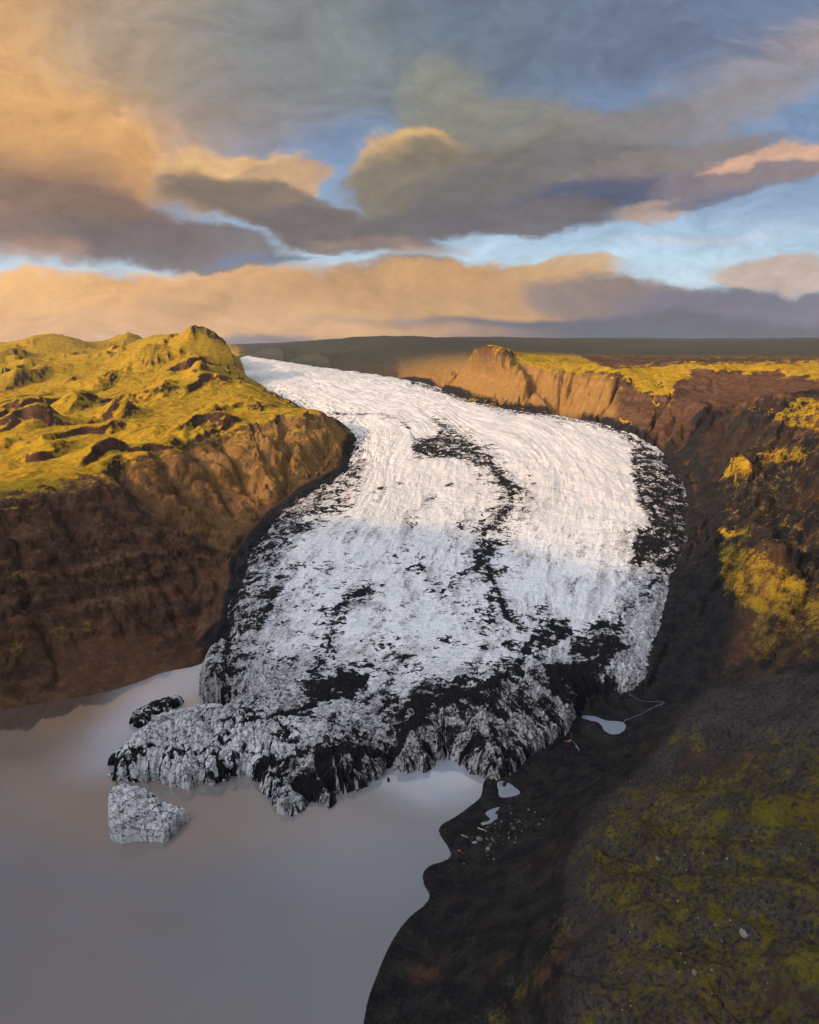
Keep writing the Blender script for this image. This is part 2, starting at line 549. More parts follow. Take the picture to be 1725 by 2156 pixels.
cpx, cpy = tparam(ctrl[:, 0], ctrl[:, 1])
LW = tps_fit(cpx, cpy, ctrl[:, 2])


def land_base(x, y):
    a, b = tparam(np.asarray(x, float), np.asarray(y, float))
    return tps_eval(LW, cpx, cpy, a, b)


LAKE = [at_z(u, v, 0)[:2] for u, v in [
    (-120, 1526), (0, 1497), (60, 1486), (150, 1470), (205, 1463), (250, 1450), (300, 1434), (330, 1420), (362, 1412), (410, 1404), (440, 1390), (462, 1378), (500, 1374),
    (600, 1460), (800, 1540), (960, 1570), (1030, 1620), (1040, 1645), (1030, 1652), (1024, 1668), (1000, 1690), (960, 1720), (930, 1735), (922, 1750), (932, 1768), (946, 1786),
    (951, 1804), (932, 1815), (905, 1821), (889, 1838), (892, 1865), (908, 1886), (896, 1905), (862, 1930), (838, 1960), (815, 2000), (795, 2050), (775, 2100), (765, 2156), (752, 2230)]]
LAKE += [(-40, 90), (-450, 60), (-480, 420)]


def smooth_loop(poly, n=3):
    """round the corners of an outline"""
    P = np.array(poly, float)
    for _ in range(n):
        Q = np.empty((len(P) * 2, 2))
        nx = np.roll(P, -1, 0)
        Q[0::2] = P * 0.75 + nx * 0.25
        Q[1::2] = P * 0.25 + nx * 0.75
        P = Q
    return P


LAKE = smooth_loop(LAKE, 2)


def px(*pts):
    return [(a * 0.69, b * 0.69) for a, b in pts]


POOL_UV = [
    ('pool', 'large pale grey pool on the black gravel beside the glacier snout', px((1741, 2178), (1756, 2181), (1771, 2182), (1804, 2182), (1822, 2188), (1836, 2194), (1850, 2199), (1888, 2201), (1905, 2205), (1911, 2218), (1905, 2230), (1888, 2240), (1867, 2242), (1852, 2235), (1842, 2228), (1838, 2216), (1825, 2203), (1811, 2201), (1792, 2197), (1771, 2190), (1754, 2193))),
    ('pool', 'tiny bright pool at the foot of the ice where the thin stream starts', px((1880, 2117), (1900, 2108), (1919, 2105), (1918, 2116), (1900, 2120))),
    ('pool', 'bright pool cut off from the lake by a narrow black spit', px((1516, 2384), (1543, 2382), (1570, 2400), (1592, 2419), (1575, 2428), (1557, 2432), (1526, 2437), (1520, 2410))),
    ('pool', 'ragged pool with a rounded tail on the black lake shore', px((1479, 2483), (1487, 2475), (1503, 2468), (1528, 2461), (1521, 2472), (1512, 2478), (1510, 2483), (1520, 2485), (1517, 2492), (1521, 2497), (1509, 2502), (1502, 2511), (1487, 2515), (1474, 2519), (1466, 2515), (1471, 2508), (1485, 2508), (1498, 2500), (1490, 2492))),
    ('pool', 'small oval puddle beside a pale boulder on the black shore', px((1438, 2570), (1446, 2567), (1457, 2566), (1456, 2573), (1446, 2576))),
]
POOLS = []
for nm, lb, uv in POOL_UV:
    mu, mv = np.mean([a for a, b in uv]), np.mean([b for a, b in uv])
    z = 4.0
    for _ in range(12):
        X = at_z(mu, mv, z)
        z = max(0.5, 0.5 * z + 0.5 * float(land_base(np.array([X[0]]), np.array([X[1]]))[0]))
    POOLS.append((nm, lb, smooth_loop([at_z(a, b, z)[:2] for a, b in uv], 2), z))

# rim lines and gullies, drawn as world lines
RAVINES = [([(250, 985), (290, 1040), (350, 1085), (420, 1125), (480, 1165)], 24, 20), ([(470, 922), (500, 985), (545, 1045)], 15, 9), ([(330, 955), (385, 1030), (440, 1095)], 15, 9),
           ([(590, 895), (612, 960), (600, 1035)], 13, 8), ([(690, 880), (692, 930), (660, 1000)], 12, 7), ([(400, 935), (440, 1000), (500, 1085)], 12, 7), ([(100, 1040), (150, 1110), (250, 1170), (330, 1230)], 20, 7),
           ([(530, 905), (560, 960), (580, 1020)], 11, 7), ([(-40, 1070), (40, 1160), (60, 1260)], 18, 6)]
KNOBS = [  # (u, v, distance, radius across, radius along, height)
    (300, 745, 1500, 38, 46, 30), (425, 785, 1280, 26, 30, 20), (262, 860, 1020, 34, 30, 20), (455, 868, 990, 24, 30, 15), (215, 785, 1320, 60, 50, 18),
    (90, 880, 960, 46, 34, 18), (180, 838, 1100, 40, 30, 14), (30, 800, 1350, 60, 50, 16), (350, 820, 1180, 40, 40, 12), (120, 945, 830, 36, 24, 9), (240, 950, 800, 24, 20, 8),
    (540, 865, 1020, 24, 24, 9), (640, 885, 960, 24, 20, 9), (420, 738, 1640, 125, 140, 40), (330, 738, 1800, 90, 110, 34), (105, 728, 2080, 130, 130, 44), (275, 730, 2280, 60, 90, 42), (30, 745, 1800, 90, 80, 16), (10, 940, 840, 30, 20, 8), (330, 905, 890, 24, 22, 7),
    (1600, 1190, 470, 26, 26, 10), (1570, 990, 700, 30, 26, 12), (1620, 940, 800, 40, 26, 9), (1690, 1130, 420, 16, 20, 9), (1560, 1110, 570, 16, 22, 7), (1500, 1455, 345, 10, 9, 3), (1580, 1500, 300, 14, 10, 4),
    (1360, 1640, 300, 8, 9, 4), (1480, 1600, 285, 12, 10, 4)]


STEEP = [([(-200, 1075), (0, 1060), (250, 985), (400, 935), (520, 905), (690, 872), (745, 930), (650, 1012), (580, 1068), (480, 1190), (470, 1330), (200, 1360), (-200, 1400)], (0.86, -0.50), 66, 13, 310),
         ([(1440, 1010), (1520, 900), (1640, 850), (2600, 840), (2600, 1330), (1600, 1330), (1500, 1330), (1440, 1200)], (-0.86, -0.5), 42, 13, 320),
         ([(1460, 1480), (1360, 1590), (1235, 1695), (1195, 1800), (1188, 2000), (1182, 2300), (960, 2300), (1000, 2000), (1060, 1850), (1140, 1730), (1250, 1630), (1360, 1530)], (-0.93, 0.36), 16, 6.0, 330),
         ([(1200, 1830), (1250, 1720), (1370, 1620), (1460, 1500), (1500, 1460), (1620, 1425), (1850, 1380), (1850, 2300), (1190, 2300)], (0.55, -0.83), 27, 6.5, 340)]


def land(x, y):
    """height of the land at world places"""
    z = land_base(x, y)
    az = np.arctan2(x, y - ORG)
    # ridge added outside the frame on the left, shaped to shade the lower valley
    z = np.clip(z, -30, 520)
    hr = np.interp(y, [-1100, -500, -307, -180, -130, -95, -50, 0, 30, 60, 212, 300, 392, 450, 504, 570, 650], [300, 640, 640, 600, 560, 555, 630, 640, 545, 502, 460, 415, 362, 305, 245, 150, 40])
    hr = hr + 18 * fbm(x / 90, y / 90, 3, seed=50)
    z = np.maximum(z, hr - 1.3 * np.abs(x + 800))
    for (u, v, Y, rx, ry, h) in KNOBS:
        kx, ky, _ = at_y(u, v, Y)
        d2 = ((x - kx) / rx) ** 2 + ((y - ky) / ry) ** 2
        m = d2 < 9
        if np.any(m):
            xs, ys = x[m], y[m]
            wob = 1 + 0.22 * fbm(xs / (rx * .8), ys / (ry * .8), 3, seed=60)
            kk = np.exp(-d2[m] * 1.1 * wob)
            if h < 25 and x[m].size and kx < 0:      # lee side breaks off steeply
                kk = kk * (1 - 0.75 * sstep(0.10, 0.45, (xs - kx) / rx + 0.35 * fbm(xs / 18, ys / 18, 3, seed=62))) * 1.35
            z[m] += h * kk
    # buttresses and hollows of the steep sides
    u, v = project(x, y, z)
    m0 = (u > -150) & (u < 780) & (v > 840) & (v < 1330) & (y > 400) & (y < 1150)
    um, vm = u[m0], v[m0]
    um, vm = um + 14 * fbm(um / 40, vm / 40, 3, seed=305), vm + 14 * fbm(um / 40, vm / 40, 3, seed=306)
    cutz = np.zeros(um.shape)
    for line, wd, dep in RAVINES:
        d, _ = sdf(um, vm, np.array(line, float), closed=False)
        cutz = np.maximum(cutz, dep * np.clip(1 - d / wd, 0, 1) ** 0.8)
    z[m0] -= cutz
    wx_ = x + 20 * fbm(x / 80, y / 80, 3, seed=300)
    wy_ = y + 20 * fbm(x / 80, y / 80, 3, seed=303)
    for poly, (ax, ay), sp, amp, sd_ in STEEP:
        m = (u > -250) & (u < 2000) & (v > 700) & (v < 2350) & (y > 100) & (y < 1500)
        P = np.array(poly, float)
        m &= (u > P[:, 0].min()) & (u < P[:, 0].max()) & (v > P[:, 1].min()) & (v < P[:, 1].max())
        if not np.any(m):
            continue
        d, _ = sdf(u[m], v[m], P)
        ac = -wx_[m] * ay + wy_[m] * ax
        al = wx_[m] * ax + wy_[m] * ay
        z[m] += amp * sstep(0, 45, d) * (ridged(ac / sp, al / (sp * 4), 3, 0.5, seed=sd_) - 0.25 + 0.6 * fbm(wx_[m] / (sp * .9), wy_[m] / (sp * .9), 3, seed=sd_ + 5))
    return z


# running water cuts the slopes: flow is routed down a 2.2 m grid and lowers the ground along its channels
def carve():
    st = 2.2
    ex, ey = np.arange(-640, 760, st), np.arange(70, 1480, st)
    X, Y = np.meshgrid(ex, ey)
    Z = land(X.ravel(), Y.ravel()).reshape(X.shape)
    Z = Z + 6.0 * fbm(X / 80, Y / 80, 5, 0.58, seed=700) + 0.8 * fbm(X / 12, Y / 12, 3, seed=704)
    dl, _ = sdf(X.ravel(), Y.ravel(), LAKE)
    di, _ = sdf(X.ravel(), Y.ravel(), ice_poly)
    fixed = (dl.reshape(X.shape) > 0) | (di.reshape(X.shape) > -3)
    Z = np.where(dl.reshape(X.shape) > 0, -2, Z)
    Z = np.where((di.reshape(X.shape) > -3), zg(Y) - 8, Z)
    Z0 = Z.copy()
    ny, nx = X.shape
    idx = np.arange(ny * nx).reshape(ny, nx)
    fix = fixed.ravel().tolist()
    rr = np.random.default_rng(3)
    for it in range(14):
        best = np.zeros(Z.shape)
        rec = idx.copy()
        for a in (-1, 0, 1):
            for b in (-1, 0, 1):
                if a == 0 and b == 0:
                    continue
                Zn = np.full(Z.shape, 1e9)
                ys_, yd_ = slice(max(a, 0), ny + min(a, 0)), slice(max(-a, 0), ny + min(-a, 0))
                xs_, xd_ = slice(max(b, 0), nx + min(b, 0)), slice(max(-b, 0), nx + min(-b, 0))
                Zn[yd_, xd_] = Z[ys_, xs_]
                sl = (Z - Zn) / math.hypot(a, b) * (0.75 + 0.5 * rr.random(Z.shape))
                m = sl > best
                best = np.where(m, sl, best)
                rec = np.where(m, idx + a * nx + b, rec)
        order = np.argsort(-Z.ravel(), kind='stable')
        ol, rl = order.tolist(), rec.ravel().tolist()
        A = [1.0] * (ny * nx)
        for i in ol:
            r_ = rl[i]
            if r_ != i:
                A[r_] += A[i]
        F = (0.030 * np.maximum(np.minimum(np.array(A), 4000.0) - 12, 0) ** 0.5).tolist()
        zl = Z.ravel().tolist()
        for i in reversed(ol):
            if not fix[i]:
                r_ = rl[i]
                if r_ != i:
                    f = F[i]
                    zl[i] = (zl[i] + f * zl[r_]) / (1 + f)
        Z = np.array(zl).reshape(ny, nx)
        av = Z.copy()
        av[1:-1, 1:-1] = (Z[:-2, 1:-1] + Z[2:, 1:-1] + Z[1:-1, :-2] + Z[1:-1, 2:]) / 4
        Z = np.where(fixed, Z, Z * 0.45 + av * 0.55)
    return ex, ey, np.where(fixed, 0, Z - Z0), np.where(fixed, 0, np.log(np.array(A).reshape(ny, nx)))


def sample(ex, ey, D, x, y):
    fx, fy = (x - ex[0]) / (ex[1] - ex[0]), (y - ey[0]) / (ey[1] - ey[0])
    ok = (fx > 0) & (fx < len(ex) - 2) & (fy > 0) & (fy < len(ey) - 2)
    fx, fy = np.clip(fx, 0, len(ex) - 2.001), np.clip(fy, 0, len(ey) - 2.001)
    ix, iy = fx.astype(int), fy.astype(int)
    tx, ty = fx - ix, fy - iy
    tx, ty = tx * tx * (3 - 2 * tx), ty * ty * (3 - 2 * ty)
    out = (D[iy, ix] * (1 - tx) + D[iy, ix + 1] * tx) * (1 - ty) + (D[iy + 1, ix] * (1 - tx) + D[iy + 1, ix + 1] * tx) * ty
    edge = np.minimum(np.minimum(fx, len(ex) - 2 - fx), np.minimum(fy, len(ey) - 2 - fy))
    return np.where(ok, out * np.clip(edge / 25, 0, 1), 0)


CX, CY_, CUT, FLOWACC = carve()

# terrain grid: fine where the photograph looks
def grid_axes():
    a_in = np.linspace(R(-34.5), R(34.5), 1180)
    a_l = np.linspace(R(-125), R(-34.5), 200, endpoint=False)
    a_r = np.linspace(R(34.5), R(84), 61)[1:]
    r = np.r_[np.geomspace(205, 320, 60, endpoint=False), np.geomspace(320, 1700, 1180, endpoint=False), np.geomspace(1700, 7000, 170)]
    return np.r_[a_l, a_in, a_r], r


ta, tr = grid_axes()
TA, TR = np.meshgrid(ta, tr)
TX, TY = TR * np.sin(TA), ORG + TR * np.cos(TA)
TZ = land(TX.ravel(), TY.ravel()).reshape(TX.shape)


def grad(Z):
    gr = np.gradient(Z, axis=0) / np.gradient(TR, axis=0)
    ga = np.gradient(Z, axis=1) / (np.gradient(TA, axis=1) * TR)
    return gr, ga


gr, ga = grad(TZ)
steep = np.hypot(gr, ga)
U0, V0 = project(TX, TY, TZ)
frame = (np.abs(TA) < R(52))

# distances that shape the ground
dlake = np.full(TX.shape, -500.0)
near = (TY < 720) & (np.abs(TX) < 650)
dlake[near], _ = sdf(TX[near], TY[near], LAKE)
dice = np.full(TX.shape, -900.0)
nice = frame & (TY > 250)
dice[nice], _ = sdf(TX[nice], TY[nice], ice_poly)

rocky = sstep(0.30, 0.62, steep)                         # bare rock where it is steep
leftside = (TX < 0) & (TY > 380) & ((TY < 1400) | (U0 < 560))
right_far = (TX > 0) & (TY > 950)
nearhill = (TX > -40) & (TY < 420) & (U0 > 700)
scale = np.clip(TR / 700, 0.6, 3.0)

# rock relief
wx = TX + 14 * fbm(TX / 60, TY / 60, 3, seed=1)
wy = TY + 14 * fbm(TX / 60, TY / 60, 3, seed=5)
big = fbm(wx / 120, wy / 120, 4, seed=10)
rid = ridged(wx / 46, wy / 46, 5, 0.52, seed=20)
mid = fbm(wx / 26, wy / 26, 5, 0.55, seed=30)
# gullies that run down the left slope (towards the valley) and down the right hillside
dlx, dly = 0.72, -0.69
along = wx * dlx + wy * dly
across = -wx * dly + wy * dlx
gul_l = ridged(across / 26 + 3, along / 120, 4, 0.55, seed=40)
drx, dry = -0.86, -0.5
along2 = wx * drx + wy * dry
across2 = -wx * dry + wy * drx
gul_r = ridged(across2 / 17, along2 / 110, 4, 0.55, seed=44)
kx_ = np.where(TX > 0, gul_r, gul_l)
cg1, cg2, cgi = worley(wx / 19, wy / 19, seed=88)
ch1, ch2, chi = worley(wx / 7.5, wy / 7.5, seed=89)
crag2 = (chi % 19) / 19.0 - 0.5 + 0.8 * (0.5 - ch1)
crag = (cgi % 19) / 19.0 - 0.5 + 0.8 * (0.5 - cg1)

amp_land = np.where(nearhill, 0.22, 1.0) * np.clip(1 - np.exp(-np.maximum(-dlake, 0) / 30), 0, 1)
grassy = sstep(0.42, 0.22, steep) * leftside * (TY > 600)
# low scarps that rise towards the valley and break off sharply
sn = (TX * 0.62 - TY * 0.42) / 105 + 1.1 * fbm(TX / 210, TY / 210, 3, seed=46) + 0.25 * fbm(TX / 40, TY / 40, 3, seed=48)
sf = sn - np.floor(sn)
saw = np.where(sf < 0.86, sf / 0.86, (1 - sf) / 0.14)
saw_amp = 21 * np.clip(0.45 + 1.3 * fbm(TX / 150, TY / 150, 2, seed=49), 0, 1)
far_k = np.clip(TY / 1000, 0.8, 1.8)
hillk = sstep(640, 760, TY) * leftside * sstep(540, 470, U0)
fark = sstep(1900, 1450, TY)
rockamp = rocky * np.interp(TY, [1380, 1650], [1.0, 0.22]) * np.where(leftside, 1 - 0.75 * hillk, 1.0) * (0.15 + 0.85 * fark)
cut = sample(CX, CY_, CUT, TX, TY)
facc = sample(CX, CY_, FLOWACC, TX, TY)
relief = big * 5.0 * scale * (0.4 + 0.6 * fark) * (1 - 0.45 * hillk) + rockamp * (rid * 4.5 + crag * 2.6 + crag2 * 1.4 + 4.5 * fbm(wx / 22, wy / 22, 5, 0.60, seed=87)) * np.clip(scale, .6, 1.4) + mid * (1.4 * np.interp(TY, [1400, 1800], [1, .45]) + 2.0 * rockamp) * scale
relief = relief + hillk * (saw * saw_amp - 6) * np.interp(TY, [700, 1000, 1700, 2300], [.8, 1, 1.1, .4]) + grassy * ridged(wx / 85, wy / 85, 4, 0.5, seed=52) * 3.0
relief = relief + sstep(2300, 3400, TY) * (34 * fbm(TX / 1300, TY / 1500, 5, seed=58))
TZ = TZ + amp_land * relief + np.where(nearhill, 0.6, 1.0) * cut
# near hill: low swells, soft runnels and small lumps
runx = TX * 0.55 - TY * 0.83
runy = TX * 0.83 + TY * 0.55
near_m = sstep(470, 330, TY) * (TX > -40)
TZ += near_m * sstep(2, 25, -dlake) * (3.0 * fbm(wx / 34, wy / 34, 4, seed=70) + 1.9 * ridged(runx / 13 + 0.8 * big, runy / 34, 5, 0.55, seed=72) + 1.3 * fbm(TX / 6, TY / 6, 5, 0.62, seed=75))
# ledges of lava on the steep faces
zt = TZ + 6 * fbm(wx / 40, wy / 40, 3, seed=80)
step_h = np.where(TY > 950, 17.0, 13.0)
fr = zt / step_h - np.floor(zt / step_h)
terr = (sstep(0.30, 0.72, fr) - fr) * step_h
ledge = rocky * np.where(leftside, sstep(760, 640, TY), 1.0) * (TY > 430)
TZ += terr * 0.28 * ledge * np.where(nearhill, 0, 1)
# the far right cliff: upright slots
cl = sstep(0.45, 0.9, steep) * right_far * sstep(880, 970, U0) * (TY < 1800)
slot = ridged((TX * 0.75 - TY * 0.66) / 62 + 0.35 * fbm(wx / 50, wy / 50, 2, seed=83), (TX * .66 + TY * .75) / 260, 4, 0.5, seed=84)
TZ -= cl * 23 * sstep(0.45, 0.95, slot) * sstep(2000, 1500, TY)
sx0 = at_y(1243, 830, 1110)
dsl = np.abs((TX - sx0[0]) * 0.86 + (TY - sx0[1]) * 0.35 + 3 * fbm(TY / 40, TX / 40, 2, seed=85))
TZ -= 34 * np.exp(-(dsl / 11) ** 2) * sstep(300, 120, np.hypot(TX - sx0[0], TY - sx0[1]))

# shore: level ground by the lake, bed under it
left_shore = TX < -60
bank = np.where(left_shore, 0.42, 0.13)
outd = np.maximum(-dlake, 0)
shore_cap = 0.12 + outd * bank + np.maximum(outd - np.where(left_shore, 4, 20), 0) * 0.50 + np.maximum(outd - 55, 0) * 0.9 + 0.35 * sstep(1, 8, outd) * fbm(TX / 6, TY / 6, 4, seed=90)
TZ = np.where(outd < 130, np.minimum(TZ, shore_cap), TZ)
TZ = np.where((outd < 60) & (outd > 0) & near, np.maximum(TZ, 0.03 + np.minimum(outd * .05, .6)), TZ)
TZ = np.where(dlake > 0, -0.05 - 0.22 * np.minimum(dlake, 25), TZ)
# pools
for (nm, lb, poly, z) in POOLS:
    m = (np.abs(TX - poly[:, 0].mean()) < 60) & (np.abs(TY - poly[:, 1].mean()) < 60)
    d, _ = sdf(TX[m], TY[m], poly)
    k = sstep(-12, -1.0, d)
    zz = TZ[m] * (1 - k) + k * (z + 0.15 + np.maximum(-d, 0) * 0.12)
    TZ[m] = np.where(d > 0, z - 0.5, zz)
# under and beside the ice
TZ = np.where(dice > 0, np.minimum(TZ, zg(TY) - 4 - 0.4 * np.minimum(dice, 40)), TZ)
TZ = np.where((dice > -40) & (dice <= 0) & (TY > 470), np.minimum(TZ, zg(TY) - 3 + 0.5 * (-dice) + 0.012 * dice ** 2), TZ)
TZ += (sstep(-16, -2, dice) * (dice < 0)) * 1.0 * ridged(TX / 7, TY / 9, 3, seed=92) * (dlake < -4)

# ---------------------------------------------------------------- what covers the ground
gr, ga = grad(TZ)
steep = np.hypot(gr, ga)
U, V = project(TX, TY, TZ)


def area(poly, soft=14, n_amp=14):
    d = np.full(TX.shape, -400.0)
    P = np.array(poly, float)
    m = frame & (U > P[:, 0].min() - 90) & (U < P[:, 0].max() + 90) & (V > P[:, 1].min() - 90) & (V < P[:, 1].max() + 90)
    d[m], _ = sdf(U[m], V[m], P)
    return sstep(-soft, soft, d + n_amp * (1.6 * blotch + 0.8 * blot2))


blotch = fbm(wx / 30, wy / 30, 5, 0.6, seed=100)
blot2 = fbm(wx / 11, wy / 11, 4, 0.6, seed=104)
moss = np.zeros(TX.shape)
MOSS = [([(-200, 1040), (0, 1040), (120, 1022), (250, 985), (330, 952), (420, 928), (520, 905), (600, 880), (690, 868), (640, 850), (560, 810), (500, 735), (430, 690), (-200, 670)], 1.0, 22),
        ([(-200, 1130), (0, 1110), (130, 1075), (270, 1020), (400, 965), (560, 950), (600, 880), (300, 900), (-200, 980)], 0.42, 26),
        ([(540, 905), (690, 866), (745, 905), (735, 935), (690, 955), (600, 935)], 0.55, 16),
        ([(980, 735), (1060, 725), (1200, 740), (1290, 780), (1290, 800), (1240, 800), (1170, 790), (1100, 780), (1050, 765), (985, 770)], 0.85, 8),
        ([(985, 765), (1290, 800), (1280, 880), (985, 845)], 0.50, 12),
        ([(1270, 775), (1440, 765), (1760, 760), (1760, 800), (1600, 785), (1480, 776), (1430, 800), (1410, 850), (1390, 900), (1300, 890), (1285, 830)], 0.92, 10),
        ([(1100, 700), (2600, 700), (2600, 762), (1100, 752)], 0.55, 10),
        ([(500, 690), (1050, 690), (1000, 800), (850, 795), (520, 745)], 0.30, 10),
        ([(1560, 850), (1640, 836), (2600, 830), (2600, 930), (1700, 910), (1620, 885)], 0.62, 10),
        ([(1500, 970), (1560, 950), (1600, 985), (1560, 1010), (1510, 1000)], 0.7, 8),
        ([(1590, 950), (1690, 930), (1700, 970), (1600, 985)], 0.6, 10),
        ([(1525, 1150), (1560, 1140), (1640, 1170), (1700, 1230), (1690, 1290), (1600, 1310), (1530, 1260), (1510, 1210)], 0.68, 16),
        ([(1490, 920), (1600, 860), (2600, 850), (2600, 1400), (1560, 1390), (1500, 1150)], 0.36, 34),
        ([(1510, 1110), (1580, 1105), (1590, 1130), (1515, 1135)], 0.7, 8),
        ([(1600, 1250), (2600, 1200), (2600, 1400), (1650, 1400), (1540, 1380), (1560, 1310)], 0.5, 20),
        ([(1290, 2010), (1205, 1850), (1225, 1740), (1300, 1650), (1420, 1610), (1560, 1560), (2600, 1540), (2600, 2300), (1270, 2300), (1210, 2130)], 0.53, 40),
        ([(1010, 2150), (1090, 2020), (1180, 1920), (1240, 1960), (1160, 2100), (1060, 2210)], 0.46, 30),
        ([(1400, 1560), (1480, 1600), (1500, 1560), (1440, 1530)], 0.6, 14),
        ([(1480, 1700), (1560, 1690), (1650, 1660), (1760, 1700), (1760, 1760), (1600, 1740), (1500, 1740)], 0.7, 16),
        ([(-60, 1330), (120, 1310), (260, 1320), (140, 1370), (-60, 1420)], 0.50, 20),
        ([(-60, 1170), (60, 1150), (110, 1220), (-60, 1260)], 0.40, 20)]
for poly, val, soft in MOSS:
    moss = np.maximum(moss, val * area(poly, soft, soft * 1.2))
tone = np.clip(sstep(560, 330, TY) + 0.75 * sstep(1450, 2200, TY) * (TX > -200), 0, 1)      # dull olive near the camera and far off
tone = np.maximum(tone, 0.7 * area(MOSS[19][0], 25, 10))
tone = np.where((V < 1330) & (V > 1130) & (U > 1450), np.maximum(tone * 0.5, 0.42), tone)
# bare rock shows where the moss ground is steep
bare = sstep(0.55, 0.95, steep + 0.22 * blot2 + 0.15 * blotch - 0.38 * hillk)
moss = moss * (1 - bare * np.where(moss > 0.5, 0.92, 0.6) * np.where((TX > 0) & (TY < 760), 0.25, 1))
# black gravel and moraine
black = np.zeros(TX.shape)
BLACK = [([(1040, 1640), (1110, 1590), (1200, 1520), (1300, 1455), (1350, 1440), (1390, 1380), (1420, 1300), (1470, 1290), (1440, 1420), (1420, 1490), (1340, 1590), (1240, 1660), (1130, 1720), (1010, 1800), (950, 1870), (920, 1930), (850, 2010), (800, 2160), (700, 2300), (800, 1700)], 1.0, 16),
         ([(1420, 1300), (1440, 1180), (1470, 1100), (1440, 1000), (1400, 930), (1480, 940), (1540, 1060), (1560, 1130), (1500, 1160), (1500, 1300)], 0.75, 22),
         ([(430, 1330), (500, 1280), (520, 1340), (480, 1380), (440, 1382), (410, 1360)], 0.9, 10),
         ([(270, 1340), (420, 1260), (440, 1280), (330, 1350)], 0.5, 16),
         ([(480, 1180), (560, 1090), (650, 1020), (690, 1010), (640, 1060), (560, 1120), (500, 1200), (490, 1280)], 0.8, 8),
         ([(1480, 860), (1600, 850), (1700, 920), (2600, 950), (2600, 1130), (1650, 1110), (1540, 1080), (1440, 960)], 0.6, 26),
         ([(700, 2300), (1180, 2300), (1190, 1830), (1100, 1780), (1000, 1830), (880, 2000)], 0.5, 26)]
for poly, val, soft in BLACK:
    black = np.maximum(black, val * area(poly, soft, soft * 1.1))
black = np.maximum(black, sstep(-16, -3, dice + 6 * blotch) * (TY > 480) * 0.75)
black = np.maximum(black, sstep(-75, -30, dice) * (TY < 640) * (TX > 0))
right_all = sstep(1330, 1420, U + 60 * blotch) * (TY < 980) * frame
black = np.maximum(black, right_all * np.clip(0.62 + 0.9 * blotch + 0.5 * big, 0.1, 1.0))
black = np.maximum(black, near_m * (U > 780) * np.clip(0.84 + 0.8 * blotch, 0.3, 1.0))
TOP = [(1190, 1830), (1240, 1710), (1360, 1610), (1450, 1490), (1490, 1450), (1620, 1420), (2600, 1385), (2600, 2300), (1180, 2300)]
pale = area(TOP, 14, 8) * np.clip(0.75 + 0.7 * blotch + 0.4 * blot2, 0, 1)
black = np.maximum(black, np.where(TX > -40, sstep(14, 3, outd) * near, 0))
far_dark = sstep(1650, 2300, TY) * sstep(495, 530, U)
rside = (TX > 0) & (TY < 1500)
slope_uv = np.stack([np.where(rside, across2, across), np.where(rside, along2, along), 0 * TX], -1)
ochre = 0.95 * area([(840, 755), (1000, 735), (1290, 795), (1300, 890), (985, 855), (840, 800)], 10, 8)
ochre = np.maximum(ochre, 0.75 * area([(540, 895), (700, 865), (750, 900), (745, 940), (640, 1010), (560, 1060), (440, 1040), (420, 960)], 24, 20))
ochre = np.maximum(ochre, 0.35 * area([(240, 990), (420, 930), (560, 930), (560, 1080), (470, 1150), (330, 1090)], 24, 20))
reddish = np.clip(0.5 + 0.9 * fbm(wx / 90, wy / 90, 3, seed=120), 0, 1)
reddish = np.maximum(reddish * np.where(nearhill, 0.5, 1), 0.9 * area([(1440, 780), (1560, 785), (1725, 800), (1725, 840), (1600, 835), (1440, 850)], 12, 10))


def mesh_from_grid(name, X, Y, Z, keep=None, attrs=None):
    nr, nc = X.shape
    idx = np.arange(nr * nc).reshape(nr, nc)
    quads = np.stack([idx[:-1, :-1], idx[:-1, 1:], idx[1:, 1:], idx[1:, :-1]], -1).reshape(-1, 4)
    if keep is not None:
        kf = (keep[:-1, :-1] | keep[:-1, 1:] | keep[1:, 1:] | keep[1:, :-1]).ravel()
        quads = quads[kf]
    used = np.zeros(nr * nc, bool)
    used[quads.ravel()] = True
    remap = np.cumsum(used) - 1
    quads = remap[quads]
    co = np.stack([X.ravel(), Y.ravel(), Z.ravel()], -1)[used]
    me = bpy.data.meshes.new(name)
    me.vertices.add(len(co))
    me.vertices.foreach_set('co', co.astype(np.float32).ravel())
    me.loops.add(quads.size)
    me.loops.foreach_set('vertex_index', quads.astype(np.int32).ravel())
    me.polygons.add(len(quads))
    me.polygons.foreach_set('loop_start', np.arange(0, quads.size, 4, dtype=np.int32))
    me.polygons.foreach_set('use_smooth', np.ones(len(quads), bool))
    me.update(calc_edges=True)
    for k, arr in (attrs or {}).items():
        if arr.ndim == X.ndim:
            at = me.attributes.new(k, 'FLOAT', 'POINT')
            at.data.foreach_set('value', arr.ravel()[used].astype(np.float32))
        else:
            at = me.attributes.new(k, 'FLOAT_VECTOR', 'POINT')
            at.data.foreach_set('vector', arr.reshape(-1, 3)[used].astype(np.float32).ravel())
    return me


def link(name, me, mats, parent=None):
    o = bpy.data.objects.new(name, me)
    COL.objects.link(o)
    for m in (mats if isinstance(mats, (list, tuple)) else [mats]):
        if me is not None and m.name not in me.materials:
            me.materials.append(m)
    if parent:
        o.parent = parent
    return o


def tag(o, label=None, cat=None, group=None, kind=None):
    for k, val in (('label', label), ('category', cat), ('group', group), ('kind', kind)):
        if val:
            o[k] = val
    return o


def material(name):
    m = bpy.data.materials.new(name)
    m.use_nodes = True
    return m, NT(m.node_tree)


